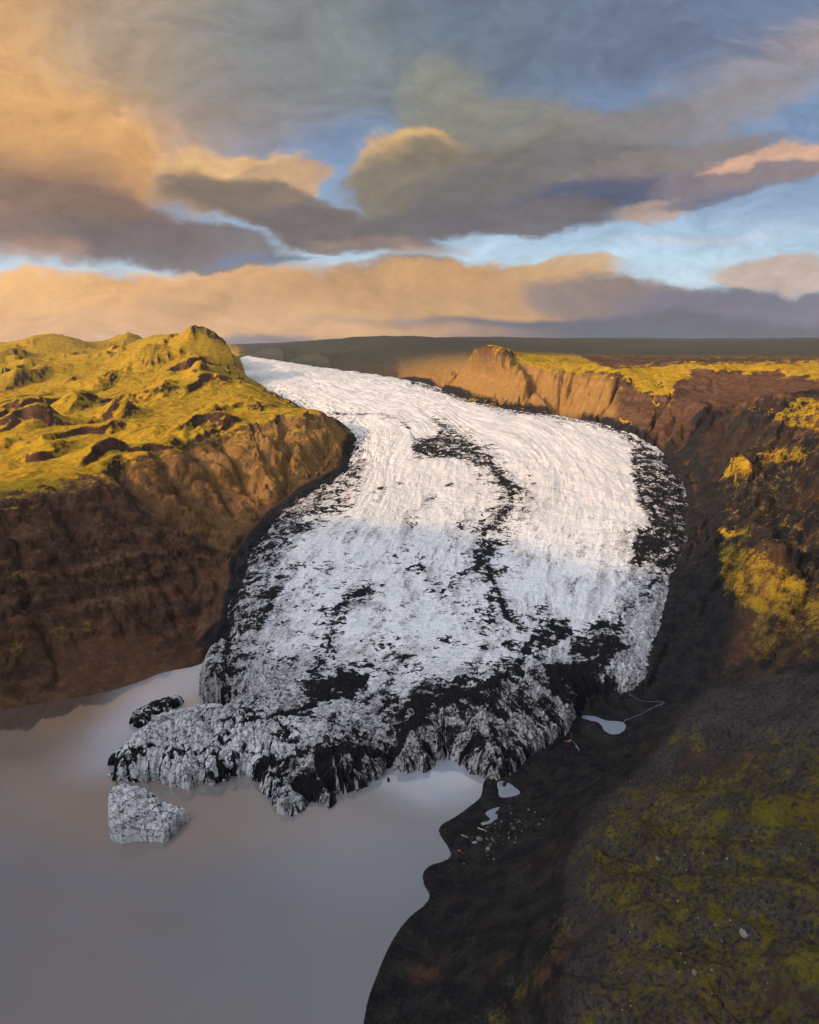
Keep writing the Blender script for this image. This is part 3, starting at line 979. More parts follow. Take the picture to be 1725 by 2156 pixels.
def finish(g, color, rough=0.9, bump=None, spec=0.2, **kw):
    b = g.n('ShaderNodeBsdfPrincipled')
    g.put(b.inputs['Base Color'], color)
    g.put(b.inputs['Roughness'], rough)
    b.inputs['Specular IOR Level'].default_value = spec
    for k, val in kw.items():
        g.put(b.inputs[k], val)
    if bump:
        prev = None
        for h, dist, st in bump:
            bn = g.n('ShaderNodeBump')
            g.put(bn.inputs['Height'], h)
            bn.inputs['Distance'].default_value = dist
            g.put(bn.inputs['Strength'], st)
            if prev:
                g.t.links.new(prev, bn.inputs['Normal'])
            prev = bn.outputs[0]
        g.t.links.new(prev, b.inputs['Normal'])
    g.t.links.new(b.outputs[0], g.n('ShaderNodeOutputMaterial').inputs['Surface'])
    return b


# ---- ground material: moss, brown rock, black gravel
m_land, g = material('moss_rock_gravel')
pos = g.n('ShaderNodeTexCoord').outputs['Object']
n_big = g.noise(pos, 0.022, 5, 0.6)
n_mid = g.noise(pos, 0.11, 6, 0.62)
n_fin = g.noise(pos, 0.6, 6, 0.65)
n_grit = g.noise(pos, 2.6, 4, 0.7)
suv = g.attrv('slope_uv')
n_str = g.noise(g.vmath('MULTIPLY', suv, (0.13, 0.045, 1)), 1.0, 7, 0.70, 0.8)
a_moss, a_black, a_tone, a_red, a_far = g.attr('moss'), g.attr('black'), g.attr('tone'), g.attr('reddish'), g.attr('far_dark')
rock = g.mix(g.math('ADD', g.math('MULTIPLY', g.map(n_str, 0.36, 0.66), 0.35), g.math('MULTIPLY', g.map(n_mid, 0.36, 0.64), 0.65)), (0.028, 0.015, 0.009), (0.120, 0.063, 0.032))
px_, py_, pz_ = g.sep(pos)
lay = g.math('ADD', g.math('MULTIPLY', pz_, 0.15), g.math('ADD', g.math('MULTIPLY', px_, 0.012), g.math('MULTIPLY', n_big, 3.0)))
strata = g.noise(g.comb(g.math('MULTIPLY', px_, 0.010), g.math('MULTIPLY', py_, 0.010), lay), 1.0, 6, 0.75)
rock = g.mix(g.map(strata, 0.54, 0.40, 0, 0.75), rock, (0.020, 0.012, 0.008))
rock = g.mix(g.map(strata, 0.56, 0.68, 0, 0.5), rock, (0.190, 0.110, 0.060))
rock = g.mix(g.math('MULTIPLY', a_red, 0.5), rock, g.mix(n_mid, (0.055, 0.030, 0.020), (0.19, 0.088, 0.046)))
rock = g.mix(g.math('MULTIPLY', g.attr('ochre'), 0.8), rock, g.mix(n_mid, (0.12, 0.058, 0.018), (0.46, 0.25, 0.065)))
rock = g.mix(g.map(n_fin, 0.55, 0.75, 0, 0.5), rock, (0.19, 0.115, 0.070))
fis = g.voro(g.vmath('ADD', pos, g.vmath('SCALE', g.noise(pos, 0.12, 4, col=True), sc=9.0)), 0.085, 'DISTANCE_TO_EDGE')
rock = g.mix(g.math('MULTIPLY', g.map(fis, 0.0, 0.05, 1, 0), g.map(n_mid, 0.45, 0.65, 0.0, 0.6)), rock, (0.016, 0.011, 0.009))
blk = g.mix(g.map(n_mid, 0.35, 0.7), (0.008, 0.008, 0.009), (0.027, 0.023, 0.021))
blk = g.mix(g.math('MULTIPLY', g.attr('pale'), 0.85), blk, g.mix(n_str, (0.030, 0.026, 0.024), (0.082, 0.066, 0.054)))
blk = g.mix(g.map(n_grit, 0.52, 0.70, 0, 0.75), blk, (0.072, 0.060, 0.050))
blk = g.mix(g.map(n_fin, 0.52, 0.40, 0, 0.6), blk, (0.007, 0.007, 0.008))
ground = g.mix(g.map(g.math('ADD', a_black, g.math('MULTIPLY_ADD', n_fin, 0.6, -0.3)), 0.25, 0.75), rock, blk)
green = g.mix(g.map(n_mid, 0.30, 0.70), (0.31, 0.165, 0.010), (0.47, 0.275, 0.015))
green = g.mix(g.map(n_big, 0.40, 0.65), green, (0.35, 0.225, 0.012))
green = g.mix(g.map(n_fin, 0.52, 0.72, 0, 0.45), green, (0.26, 0.140, 0.025))
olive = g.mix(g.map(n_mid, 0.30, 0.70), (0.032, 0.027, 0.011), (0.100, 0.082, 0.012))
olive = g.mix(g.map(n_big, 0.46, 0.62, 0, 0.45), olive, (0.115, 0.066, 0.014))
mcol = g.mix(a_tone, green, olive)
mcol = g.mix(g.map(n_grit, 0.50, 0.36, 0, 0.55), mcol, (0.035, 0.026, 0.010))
mcol = g.mix(g.map(n_mid, 0.54, 0.40, 0, 0.35), mcol, (0.10, 0.062, 0.018))
mk = g.math('ADD', a_moss, g.math('ADD', g.math('MULTIPLY_ADD', n_fin, 0.9, -0.45), g.math('MULTIPLY_ADD', n_mid, 0.7, -0.35)))
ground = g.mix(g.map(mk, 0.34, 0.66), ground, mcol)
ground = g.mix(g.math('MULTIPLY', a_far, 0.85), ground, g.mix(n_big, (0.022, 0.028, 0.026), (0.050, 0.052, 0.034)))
finish(g, ground, 0.95, [(strata, 2.6, 0.6), (n_str, 1.6, 0.3), (n_mid, 2.6, 0.6), (n_fin, 0.9, 0.7), (n_grit, 0.25, 0.5)], 0.02)

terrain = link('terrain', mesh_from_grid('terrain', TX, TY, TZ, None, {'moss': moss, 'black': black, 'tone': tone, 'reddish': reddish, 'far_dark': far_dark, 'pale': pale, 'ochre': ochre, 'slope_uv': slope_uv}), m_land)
tag(terrain, 'mossy volcanic hills, brown cliffs and black gravel round the glacier valley', 'terrain', kind='structure')


def ground_z(x, y):
    """height of the finished land at one place"""
    r, a = math.hypot(x, y - ORG), math.atan2(x, y - ORG)
    i = int(np.clip(np.searchsorted(tr, r) - 1, 0, len(tr) - 2))
    j = int(np.clip(np.searchsorted(ta, a) - 1, 0, len(ta) - 2))
    fr_, fa_ = (r - tr[i]) / (tr[i + 1] - tr[i]), (a - ta[j]) / (ta[j + 1] - ta[j])
    return float((TZ[i, j] * (1 - fa_) + TZ[i, j + 1] * fa_) * (1 - fr_) + (TZ[i + 1, j] * (1 - fa_) + TZ[i + 1, j + 1] * fa_) * fr_)


def on_ground(u, v):
    """where the line of sight through (u, v) meets the land"""
    a, b, c = ray(u, v)
    Y = 60.0
    while Y < 4000:
        z = CAMZ + c * Y / b
        if z < max(ground_z(a * Y / b, Y), 0):
            break
        Y += 0.4
    return (a * Y / b, Y, max(ground_z(a * Y / b, Y), 0))


# ---------------------------------------------------------------- lake and pools
def flat_poly(name, poly, z):
    me = bpy.data.meshes.new(name)
    me.from_pydata([(float(a), float(b), z) for a, b in poly], [], [list(range(len(poly)))])
    me.update()
    return me


m_water, g = material('silty_water')
pos = g.n('ShaderNodeTexCoord').outputs['Object']
nb = g.noise(g.vmath('MULTIPLY', pos, (1.0, 0.6, 1)), 0.012, 4, 0.5, 0.8)
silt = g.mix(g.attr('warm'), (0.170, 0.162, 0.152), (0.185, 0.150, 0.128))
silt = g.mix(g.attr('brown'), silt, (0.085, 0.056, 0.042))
silt = g.mix(g.attr('clear'), silt, (0.33, 0.37, 0.44))  # 'clear' is reflected bright sky painted into the water colour
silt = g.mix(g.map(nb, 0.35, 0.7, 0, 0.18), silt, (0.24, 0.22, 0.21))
rip = g.noise(g.vmath('MULTIPLY', pos, (1.0, 1.6, 1)), 0.35, 3, 0.5)
finish(g, silt, 0.035, [(rip, 0.10, 0.05)], 0.5, **{'IOR': 2.05})
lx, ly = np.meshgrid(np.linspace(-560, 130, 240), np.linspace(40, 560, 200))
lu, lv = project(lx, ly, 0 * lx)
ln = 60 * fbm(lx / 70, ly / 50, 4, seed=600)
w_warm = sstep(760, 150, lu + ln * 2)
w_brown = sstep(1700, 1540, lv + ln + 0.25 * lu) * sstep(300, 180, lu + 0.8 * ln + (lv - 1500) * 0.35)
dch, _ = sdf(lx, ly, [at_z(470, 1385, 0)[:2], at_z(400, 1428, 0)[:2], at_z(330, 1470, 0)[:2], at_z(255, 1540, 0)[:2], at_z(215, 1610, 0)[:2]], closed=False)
w_sky_refl = np.exp(-((dch + 0.12 * ln) / np.interp(ly, [330, 400, 500], [16, 24, 34])) ** 2) * np.interp(ly, [335, 375, 500], [0.15, 0.75, 0.9])  # painted sky reflection, a bluish band along the left channel
w_sky_refl = np.maximum(w_sky_refl, 0.62 * 1.25 * np.exp(-((lu - 930 - ln) / 140) ** 2 - ((lv - 1640) / 75) ** 2))  # pale patch painted where bright cloud would mirror off the front
w_sky_refl = np.maximum(w_sky_refl, 0.22 * np.exp(-((lu - 760 - ln) / 200) ** 2 - ((lv - 1790) / 130) ** 2))  # fainter painted reflection nearer the camera
lake = link('lake', mesh_from_grid('lake', lx, ly, 0 * lx, None, {'warm': w_warm, 'brown': w_brown, 'clear': w_sky_refl}), m_water)  # the 'clear' weights carry the painted sky reflection
tag(lake, 'murky grey brown meltwater lake at the foot of the glacier', 'lake', kind='structure')

m_pool, g = material('pool_water')
pos = g.n('ShaderNodeTexCoord').outputs['Object']
finish(g, g.mix(g.noise(pos, 0.1, 3), (0.20, 0.215, 0.25), (0.15, 0.16, 0.19)), 0.04, None, 0.5, **{'IOR': 2.3})
for nm, lb, poly, z in POOLS:
    big_poly = poly + (poly - poly.mean(0)) * 0.02
    o = link(nm, flat_poly(nm, big_poly, z - 0.02), m_pool)
    tag(o, lb, 'pool', kind='structure')

# ---------------------------------------------------------------- glacier
ga_ = np.linspace(R(-24), R(27), 1060)
gr_ = np.r_[np.geomspace(505, 1750, 1180, endpoint=False), np.geomspace(1750, 4600, 110)]
GA, GR = np.meshgrid(ga_, gr_)
GX, GYY = GR * np.sin(GA), ORG + GR * np.cos(GA)
gd = np.full(GX.shape, -1e3)
gs = np.zeros(GX.shape)
jk = np.interp(GYY, [330, 480, 700, 1000, 1600], [1.9, 2.6, 6, 9, 9])
jx = GX + jk * fbm(GX / 8, GYY / 8, 4, 0.6, seed=200)
jy = GYY + jk * fbm(GX / 8, GYY / 8, 4, 0.6, seed=203)
gd, gs = sdf(jx, jy, ice_poly)
SURF = zg(GYY)
GU, GV = project(GX, GYY, SURF)

# stream function across the ice (0 left edge, 1 right edge): streaks follow the flow
FLOW = [(560, 820, 0), (745, 930, 0), (600, 1060, 0), (495, 1180, 0), (480, 1300, 0), (440, 1440, 0), (330, 1560, 0), (230, 1640, 0),
        (760, 860, .25), (820, 960, .25), (790, 1080, .25), (690, 1240, .25), (560, 1410, .25), (430, 1560, .25), (380, 1660, .25),
        (860, 860, .4), (930, 980, .4), (920, 1100, .4), (860, 1260, .4), (760, 1430, .4), (650, 1580, .4), (610, 1720, .4),
        (950, 880, .55), (1070, 1010, .55), (1035, 1130, .55), (1015, 1210, .55), (1060, 1310, .55), (1010, 1440, .55), (860, 1560, .55), (760, 1680, .55),
        (1080, 880, .75), (1220, 1000, .75), (1230, 1120, .75), (1200, 1250, .75), (1180, 1380, .75), (1120, 1500, .75), (1000, 1640, .75),
        (700, 775, .6), (800, 785, .9), (870, 800, 1), (1000, 840, 1), (1270, 885, 1), (1430, 980, 1), (1460, 1100, 1), (1415, 1300, 1), (1350, 1440, 1), (1200, 1560, .97), (1100, 1660, .95)]
F = np.array(FLOW)
fw = tps_fit(F[:, 0] / 500, F[:, 1] / 500, F[:, 2], 1e-3)
small = (slice(None, None, 6), slice(None, None, 6))
psi_s = tps_eval(fw, F[:, 0] / 500, F[:, 1] / 500, GU[small] / 500, GV[small] / 500)


def upsample(S, shape, k=6):
    ri = np.arange(shape[0]) / k
    ci = np.arange(shape[1]) / k
    tmp = np.empty((S.shape[0], shape[1]))
    for i in range(S.shape[0]):
        tmp[i] = np.interp(ci, np.arange(S.shape[1]), S[i])
    out = np.empty(shape)
    xi = np.arange(S.shape[0])
    i0 = np.clip(np.floor(ri).astype(int), 0, S.shape[0] - 2)
    f = np.clip(ri - i0, 0, 1)[:, None]
    return tmp[i0] * (1 - f) + tmp[i0 + 1] * f


psi = upsample(psi_s, GX.shape)
sflow = GV / 100.0

# front: how far the ice edge is from the water and how steep it stands
front = sstep(540, 470, GYY) * sstep(200, 120, GX)          # lower part
wetf = (GYY < 470) & (GU < 1075)
tongue_e = sstep(640, 520, GU)
edge_w = np.where(wetf, 9.5 - 7.0 * tongue_e, np.interp(GYY, [430, 520, 700, 1200, 1800], [12, 16, 26, 40, 60]))
# fins running down the front
fin = -0.2 + 1.2 * ridged(gs / 8.5 + 0.5 * fbm(gd / 9, gs / 9, 2, seed=209), gd / 60, 4, 0.6, seed=210)
fin2 = perlin(gs / 2.6, gd / 16, seed=214)
# crest line of the front wall (the dark band runs along it)
CREST = [(250, 1610), (330, 1622), (420, 1612), (520, 1598), (600, 1592), (700, 1580), (780, 1572), (850, 1540), (890, 1505), (960, 1468), (1040, 1432), (1095, 1408), (1160, 1395), (1260, 1420), (1330, 1440)]
dcrest, _ = sdf(GU, GV, CREST, closed=False)
cx_ = np.interp(GU, [a for a, b in CREST], [b for a, b in CREST])
below = (GV - cx_)                                          # positive: between crest and water
wall_m = sstep(-6, 14, below) * (GU > 230) * (GU < 1345)
base_z = np.where(wetf, -1.2, zg(GYY) - np.interp(GYY, [345, 400, 440, 500, 600], [8, 14, 17, 15, 12]))
deff = gd + (3.0 * fin + 1.0 * fin2) * (GYY < 480) * sstep(40, 6, gd)
prof = 1 - np.exp(-np.maximum(deff, 0) / edge_w)
GZ_ = base_z + (SURF - base_z) * prof
# lower the wall part a little so that it slopes down from the crest, with fins
slope_drop = wall_m * np.clip(below / 90, 0, 1) * 5.0
GZ_ = GZ_ - slope_drop * np.minimum(1, np.maximum(gd, 0) / 8) + wall_m * (4.4 * fin + 1.4 * fin2) * np.minimum(1, np.maximum(deff, 0) / 3)
# swells, broken surface, small hollows
warp_x = GX + 5 * fbm(GX / 18, GYY / 18, 3, seed=220)
warp_y = GYY + 5 * fbm(GX / 18, GYY / 18, 3, seed=224)
inner = np.minimum(1, np.maximum(gd, 0) / 10)
rough_zone = np.clip(sstep(470, 380, GYY) * 0.9 + 0.5 * sstep(60, 10, gd) + 0.15, 0, 1)
streak = fbm(psi * 34, sflow * 2.0, 4, 0.6, seed=230)
streak2 = ridged(psi * 60, sflow * 3.2, 4, 0.6, seed=234)
cross = ridged(sflow * 8 + 3 * psi + 0.6 * fbm(GX / 30, GYY / 30, 3, seed=236), psi * 14, 3, 0.6, seed=238)
d1, d2, cid = worley(warp_x / 7.5, warp_y / 7.5, seed=240)
crack = sstep(0.22, 0.0, d2 - d1)
d1b, d2b, cidb = worley(warp_x / 3.1, warp_y / 3.1, seed=244)
crackb = sstep(0.18, 0.0, d2b - d1b)
tongue = sstep(700, 520, GU) * sstep(1470, 1540, GV)        # the most broken ice, low left
tilt = ((cid % 17) / 17.0 - 0.5)
GZ_ += inner * (2.4 * fbm(GX / 55, GYY / 55, 4, seed=250) * np.clip(GYY / 600, .7, 3)
                + rough_zone * (1.2 * streak2 + 1.2 * fbm(warp_x / 6, warp_y / 6, 4, 0.6, seed=252))
                + 0.85 * streak * np.clip(GYY / 500, 1, 2) + 0.75 * cross * sstep(1200, 800, GYY)
                + tongue * (2.6 * (0.55 - d1) + 1.5 * (0.5 - d1b) - 1.3 * crack - 0.6 * crackb + 1.6 * tilt) + rough_zone * 1.1 * (0.5 - d1b))
# broken blocks along the margins higher up
marg = sstep(75, 20, gd) * (GYY > 500)
dm1, dm2, cm = worley(warp_x / 11, warp_y / 13, seed=260)
GZ_ += inner * marg * (2.6 * (0.5 - dm1) + 1.2 * fbm(warp_x / 5, warp_y / 5, 3, seed=262))

# ---- debris on the ice
deb = np.zeros(GX.shape)


def dline(pts, wid, val, power=1.0):
    global deb
    P = np.array(pts, float)
    m = (GU > P[:, 0].min() - 120) & (GU < P[:, 0].max() + 120) & (GV > P[:, 1].min() - 120) & (GV < P[:, 1].max() + 120)
    d, _ = sdf(GU[m], GV[m], P, closed=False)
    ww = wid * (1 + 0.6 * fbm(GX[m] / 14, GYY[m] / 20, 3, seed=272))
    core = np.clip(0.86 + 0.55 * fbm(GX[m] / 7, GYY[m] / 9, 4, 0.6, seed=276), 0.55, 1.05)
    deb[m] = np.maximum(deb[m], np.maximum(0.92 * val * core * np.exp(-(d / ww) ** 2), 0.46 * val * np.exp(-(d / (2.8 * ww)) ** 2)))


def darea(pts, val, soft):
    global deb
    P = np.array(pts, float)
    m = (GU > P[:, 0].min() - 60) & (GU < P[:, 0].max() + 60) & (GV > P[:, 1].min() - 60) & (GV < P[:, 1].max() + 60)
    d, _ = sdf(GU[m], GV[m], P)
    deb[m] = np.maximum(deb[m], val * sstep(-soft, soft, d + soft * 0.8 * fbm(GX[m] / 9, GYY[m] / 14, 4, 0.6, seed=270)))


dline([(690, 862), (740, 864), (790, 868), (832, 880), (858, 896), (868, 915), (880, 930)], 4, 0.75)
dline([(922, 888), (940, 902), (968, 918), (1000, 940), (1022, 965), (1040, 990), (1062, 1010), (1080, 1022), (1092, 1030)], 10, 0.92)
dline([(922, 888), (936, 905), (915, 925), (890, 932)], 5, 0.9)
darea([(868, 925), (925, 915), (945, 905), (1000, 940), (1030, 985), (1010, 985), (960, 968), (900, 965), (865, 960)], 0.74, 10)
dline([(1022, 965), (1052, 1005), (1078, 1028), (1076, 1055), (1066, 1078), (1050, 1098), (1024, 1115), (1018, 1135), (1036, 1150), (1022, 1172), (1004, 1195)], 15, 0.93)
dline([(1004, 1195), (1030, 1200), (1040, 1225), (1052, 1255), (1060, 1285), (1078, 1312), (1108, 1332)], 9, 0.92)
dline([(1040, 1240), (1030, 1290), (1060, 1350), (1080, 1380)], 18, 0.62)
dline([(1000, 1200), (960, 1225), (930, 1250)], 12, 0.45)
darea([(1120, 1330), (1150, 1305), (1195, 1300), (1210, 1330), (1170, 1360), (1130, 1370)], 0.75, 10)
darea([(1200, 1340), (1260, 1300), (1300, 1310), (1330, 1350), (1270, 1400), (1200, 1390)], 0.66, 16)
# dark band along the front crest and the streaked wall below it
dline([(560, 1596), (640, 1590), (720, 1582), (780, 1572), (840, 1552), (862, 1530), (880, 1505), (940, 1480), (1000, 1455), (1060, 1425), (1100, 1395), (1120, 1350), (1140, 1315)], 14, 1.0)
dline([(835, 1500), (900, 1480), (960, 1462), (1040, 1440), (1090, 1412)], 14, 0.95)
darea([(480, 1600), (600, 1596), (780, 1575), (860, 1545), (900, 1500), (1000, 1460), (1100, 1400), (1200, 1390), (1290, 1400), (1300, 1440), (1240, 1470), (1200, 1520), (1130, 1600), (1050, 1650), (980, 1620), (900, 1600), (800, 1640), (700, 1700), (600, 1715), (550, 1650)], 0.47, 16)
darea([(1140, 1400), (1230, 1380), (1300, 1410), (1290, 1450), (1230, 1475), (1160, 1450)], 0.92, 12)
darea([(1040, 1480), (1150, 1440), (1210, 1490), (1190, 1540), (1120, 1590), (1060, 1630), (1000, 1560)], 0.54, 16)
darea([(540, 1600), (640, 1596), (700, 1640), (690, 1690), (620, 1660), (570, 1650)], 0.60, 14)
dline([(470, 1598), (520, 1600), (570, 1602)], 16, 0.9)
# spots and streaks on the lower lobe
dline([(500, 1522), (560, 1512), (620, 1498), (670, 1480), (720, 1462)], 7, 0.88)
darea([(640, 1440), (690, 1422), (740, 1430), (780, 1415), (770, 1450), (730, 1475), (680, 1480), (640, 1465)], 0.82, 12)
dline([(700, 1430), (760, 1410), (820, 1380)], 12, 0.62)
dline([(705, 1285), (735, 1262), (775, 1238)], 9, 0.88)
dline([(660, 1420), (690, 1370), (700, 1320), (715, 1280)], 7, 0.62)
dline([(740, 1530), (760, 1560), (752, 1590)], 9, 0.75)
for (u, v, wd) in [(833, 1390, 9), (846, 1392, 8), (1010, 1420, 9), (880, 1190, 8), (830, 1170, 6), (870, 1105, 7), (763, 1348, 6), (700, 1060, 10), (620, 1200, 6), (650, 1230, 6), (800, 1030, 6), (850, 1020, 6), (905, 1050, 6), (950, 1020, 6),
                   (550, 1510, 10), (480, 1560, 12), (420, 1585, 12), (560, 1560, 12), (600, 1545, 9), (1015, 1100, 8), (742, 1400, 9), (936, 1350, 6), (880, 1400, 7), (1060, 1200, 5), (690, 1190, 6), (740, 1115, 6), (970, 1110, 6), (700, 1512, 8), (350, 1600, 9)]:
    dline([(u - 4, v), (u + 5, v - 2)], wd * 0.9, 0.62)
# margins
darea([(1312, 908), (1350, 915), (1405, 952), (1440, 1000), (1455, 1060), (1458, 1110), (1440, 1160), (1405, 1190), (1342, 1180), (1345, 1130), (1370, 1090), (1340, 1050), (1330, 1000), (1328, 940)], 0.66, 12)
dline([(1345, 1180), (1340, 1150), (1350, 1120)], 9, 0.95)
dline([(1390, 1200), (1350, 1250), (1310, 1290), (1300, 1330)], 8, 0.70)
dline([(870, 800), (930, 818), (1000, 842), (1060, 857), (1180, 873), (1270, 890), (1330, 912)], 7, 0.88)
dline([(560, 826), (640, 858), (700, 884), (740, 925), (722, 985), (655, 1022), (580, 1072), (512, 1155), (484, 1260), (490, 1340), (470, 1398)], 11, 0.72)
darea([(742, 900), (770, 940), (760, 1010), (740, 1080), (640, 1120), (560, 1180), (500, 1200), (510, 1150), (600, 1060), (700, 995)], 0.36, 24)
darea([(485, 1210), (560, 1170), (600, 1220), (560, 1300), (520, 1400), (470, 1420)], 0.30, 20)
# low left tongue: dark tips and cracks
darea([(225, 1600), (290, 1565), (330, 1560), (320, 1580), (270, 1602), (235, 1620)], 0.6, 8)
lobe = sstep(1050, 1250, GV) * sstep(0.62, 0.45, psi)
stripes = fbm(psi * 22 + 0.3 * fbm(GX / 30, GYY / 30, 2, seed=290), sflow * 0.9, 4, 0.6, seed=291)
specks = sstep(860, 1060, GV) * (0.10 + 0.10 * lobe + 0.34 * np.clip(stripes, 0, 1) * (0.5 + 0.5 * lobe)) + 0.12 * sstep(0.25, 0.05, psi) * (GYY < 1150)
specks = specks * (1 - tongue)
deb = np.clip(deb + specks - 0.26 * wall_m * fin * sstep(50, 20, gd), 0, 1)
deb = np.clip(deb * (1 - 0.25 * tongue) + 0.42 * tongue * crack + 0.20 * np.maximum(tongue, 0.5 * rough_zone) * crackb + 0.05 * sstep(480, 400, GYY), 0, 1)
edge_uv = np.stack([gs, gd, 0 * gs], -1)
# grey dirt film: streaks along the flow, more towards the front and margins
film = np.clip(0.14 + 0.35 * np.clip(stripes, 0, 1) + 0.25 * rough_zone + 0.45 * sstep(-0.1, 0.5, streak) * sstep(900, 600, GYY) + 0.30 * deb + 0.25 * sstep(70, 10, gd) * (GYY < 900), 0, 1)
film = film * (1 - 0.45 * tongue)
film = film * np.interp(GYY, [700, 1100], [1.0, 0.7])
GZ_ += inner * 0.9 * sstep(0.5, 0.9, deb) * fbm(GX / 4, GYY / 4, 3, seed=280)
GZ_ = np.where(deff < 0, base_z - 2.0 + np.maximum(deff, -3), GZ_)

m_ice, g = material('glacier_ice')
pos = g.n('ShaderNodeTexCoord').outputs['Object']
fl = g.attrv('flow')
a_deb, a_film = g.attr('debris'), g.attr('film')
n_f = g.noise(pos, 0.55, 5, 0.65, 0.5)
n_m = g.noise(pos, 0.16, 6, 0.65, 0.4)
n_s = g.noise(g.vmath('MULTIPLY', fl, (70, 5.0, 1)), 1.0, 6, 0.7, 0.3)
n_s2 = g.noise(g.vmath('MULTIPLY', fl, (170, 16, 1)), 1.0, 5, 0.7, 0.5)
lines = g.map(g.math('ABSOLUTE', g.math('SUBTRACT', g.noise(g.vmath('MULTIPLY', fl, (60, 9, 1)), 1.0, 4, 0.6, 1.2), 0.5)), 0.0, 0.022, 1, 0)
vc = g.voro(g.vmath('ADD', pos, g.vmath('SCALE', g.noise(pos, 0.3, 3, col=True), sc=3.0)), 0.16, 'DISTANCE_TO_EDGE')
cracks = g.map(vc, 0.0, 0.05, 1, 0)
white = g.mix(n_m, (0.62, 0.64, 0.66), (0.80, 0.78, 0.745))
white = g.mix(g.attr('high'), white, g.mix(n_m, (0.56, 0.535, 0.50), (0.68, 0.64, 0.575)))
white = g.mix(g.map(n_s, 0.46, 0.68, 0, 0.45), white, (0.40, 0.48, 0.56))
white = g.mix(g.map(n_s2, 0.55, 0.70, 0, 0.35), white, (0.34, 0.35, 0.37))
dirty = g.mix(n_f, (0.20, 0.185, 0.185), (0.42, 0.40, 0.39))
film_k = g.math('ADD', g.math('MULTIPLY', a_film, 1.0), g.math('ADD', g.math('MULTIPLY_ADD', n_s, 0.9, -0.45), g.math('MULTIPLY_ADD', n_s2, 1.0, -0.5)))
ice = g.mix(g.map(film_k, 0.22, 0.95, 0, 0.85), white, dirty)
a_brk = g.attr('broken')
cpos = g.vmath('ADD', g.vmath('MULTIPLY', pos, (0.7, 1.15, 1.0)), g.vmath('SCALE', g.noise(pos, 0.22, 4, col=True), sc=5.0))
crk_a = g.map(g.voro(cpos, 0.20, 'DISTANCE_TO_EDGE'), 0.0, 0.055, 1, 0)
crk_b = g.map(g.voro(cpos, 0.52, 'DISTANCE_TO_EDGE'), 0.0, 0.075, 1, 0)
crk = g.math('MULTIPLY', a_brk, g.math('MAXIMUM', crk_a, g.math('MULTIPLY', crk_b, g.map(n_m, 0.46, 0.64, 0.0, 0.8))))
thin = g.math('MAXIMUM', g.math('MULTIPLY', lines, g.map(a_film, 0.15, 0.5, 0, 0.65)), g.math('MULTIPLY', crk, 0.92))
ice = g.mix(thin, ice, (0.022, 0.024, 0.032))
soil = g.mix(n_f, (0.005, 0.006, 0.008), (0.018, 0.017, 0.017))
n_w = g.noise(g.vmath('MULTIPLY', g.attrv('edge_uv'), (0.26, 0.045, 1)), 1.0, 7, 0.70, 0.9)
a_wall = g.attr('wall')
wpos = g.vmath('ADD', g.vmath('MULTIPLY', pos, (0.75, 1.0, 0.6)), g.vmath('SCALE', g.noise(pos, 0.5, 3, col=True), sc=1.6))


def cellval(scale):
    return g.sep(g.voro(wpos, scale, 'F1', 'Color'))[0]


rough_d = g.math('ADD', g.math('MULTIPLY_ADD', cellval(0.13), 0.50, -0.25), g.math('ADD', g.math('MULTIPLY_ADD', cellval(0.40), 0.45, -0.225), g.math('MULTIPLY_ADD', n_f, 0.9, -0.45)))
rough_w = g.math('ADD', g.math('MULTIPLY_ADD', n_w, 2.4, -1.2), g.math('ADD', g.math('MULTIPLY_ADD', n_f, 0.5, -0.25), g.math('MULTIPLY_ADD', g.noise(g.vmath('MULTIPLY', pos, (1, 1, 0.5)), 0.10, 4, 0.6), 1.1, -0.55)))
rmix = g.n('ShaderNodeMix', data_type='FLOAT')
g.put(rmix.inputs[0], a_wall)
g.put(rmix.inputs[2], rough_d)
g.put(rmix.inputs[3], rough_w)
dk = g.math('ADD', a_deb, rmix.outputs[0])
spk = g.math('ADD', g.math('MULTIPLY', cellval(0.85), 0.55), g.math('ADD', n_m, g.math('MULTIPLY', a_film, 0.35)))
dmask = g.math('MAXIMUM', g.map(dk, 0.52, 0.64), g.map(spk, 1.18, 1.26, 0, 0.8))
col = g.mix(dmask, ice, soil)
finish(g, col, g.mix(dmask, (0.55, 0.55, 0.55), (0.85, 0.85, 0.85)), [(n_s, 1.8, 0.6), (n_f, 0.9, 0.8), (n_s2, 0.6, 0.6), (n_w, 1.5, g.math('MULTIPLY', a_wall, 0.8)), (g.math('SUBTRACT', 1.0, crk), 0.5, 0.7)], 0.3, **{'Specular IOR Level': g.map(dmask, 0, 1, 0.28, 0.02)})

glacier = link('glacier', mesh_from_grid('glacier', GX, GYY, GZ_, deff > -2.0, {'debris': deb, 'film': film, 'flow': np.stack([psi, sflow, np.zeros_like(psi)], -1), 'edge_uv': edge_uv, 'high': sstep(560, 800, GYY), 'broken': np.clip(np.maximum(tongue, 0.65 * rough_zone * sstep(900, 600, GYY)), 0, 1), 'wall': wall_m * sstep(60, 30, gd)}), m_ice)
tag(glacier, 'long white glacier tongue streaked with black debris running down the valley to the lake', 'glacier')


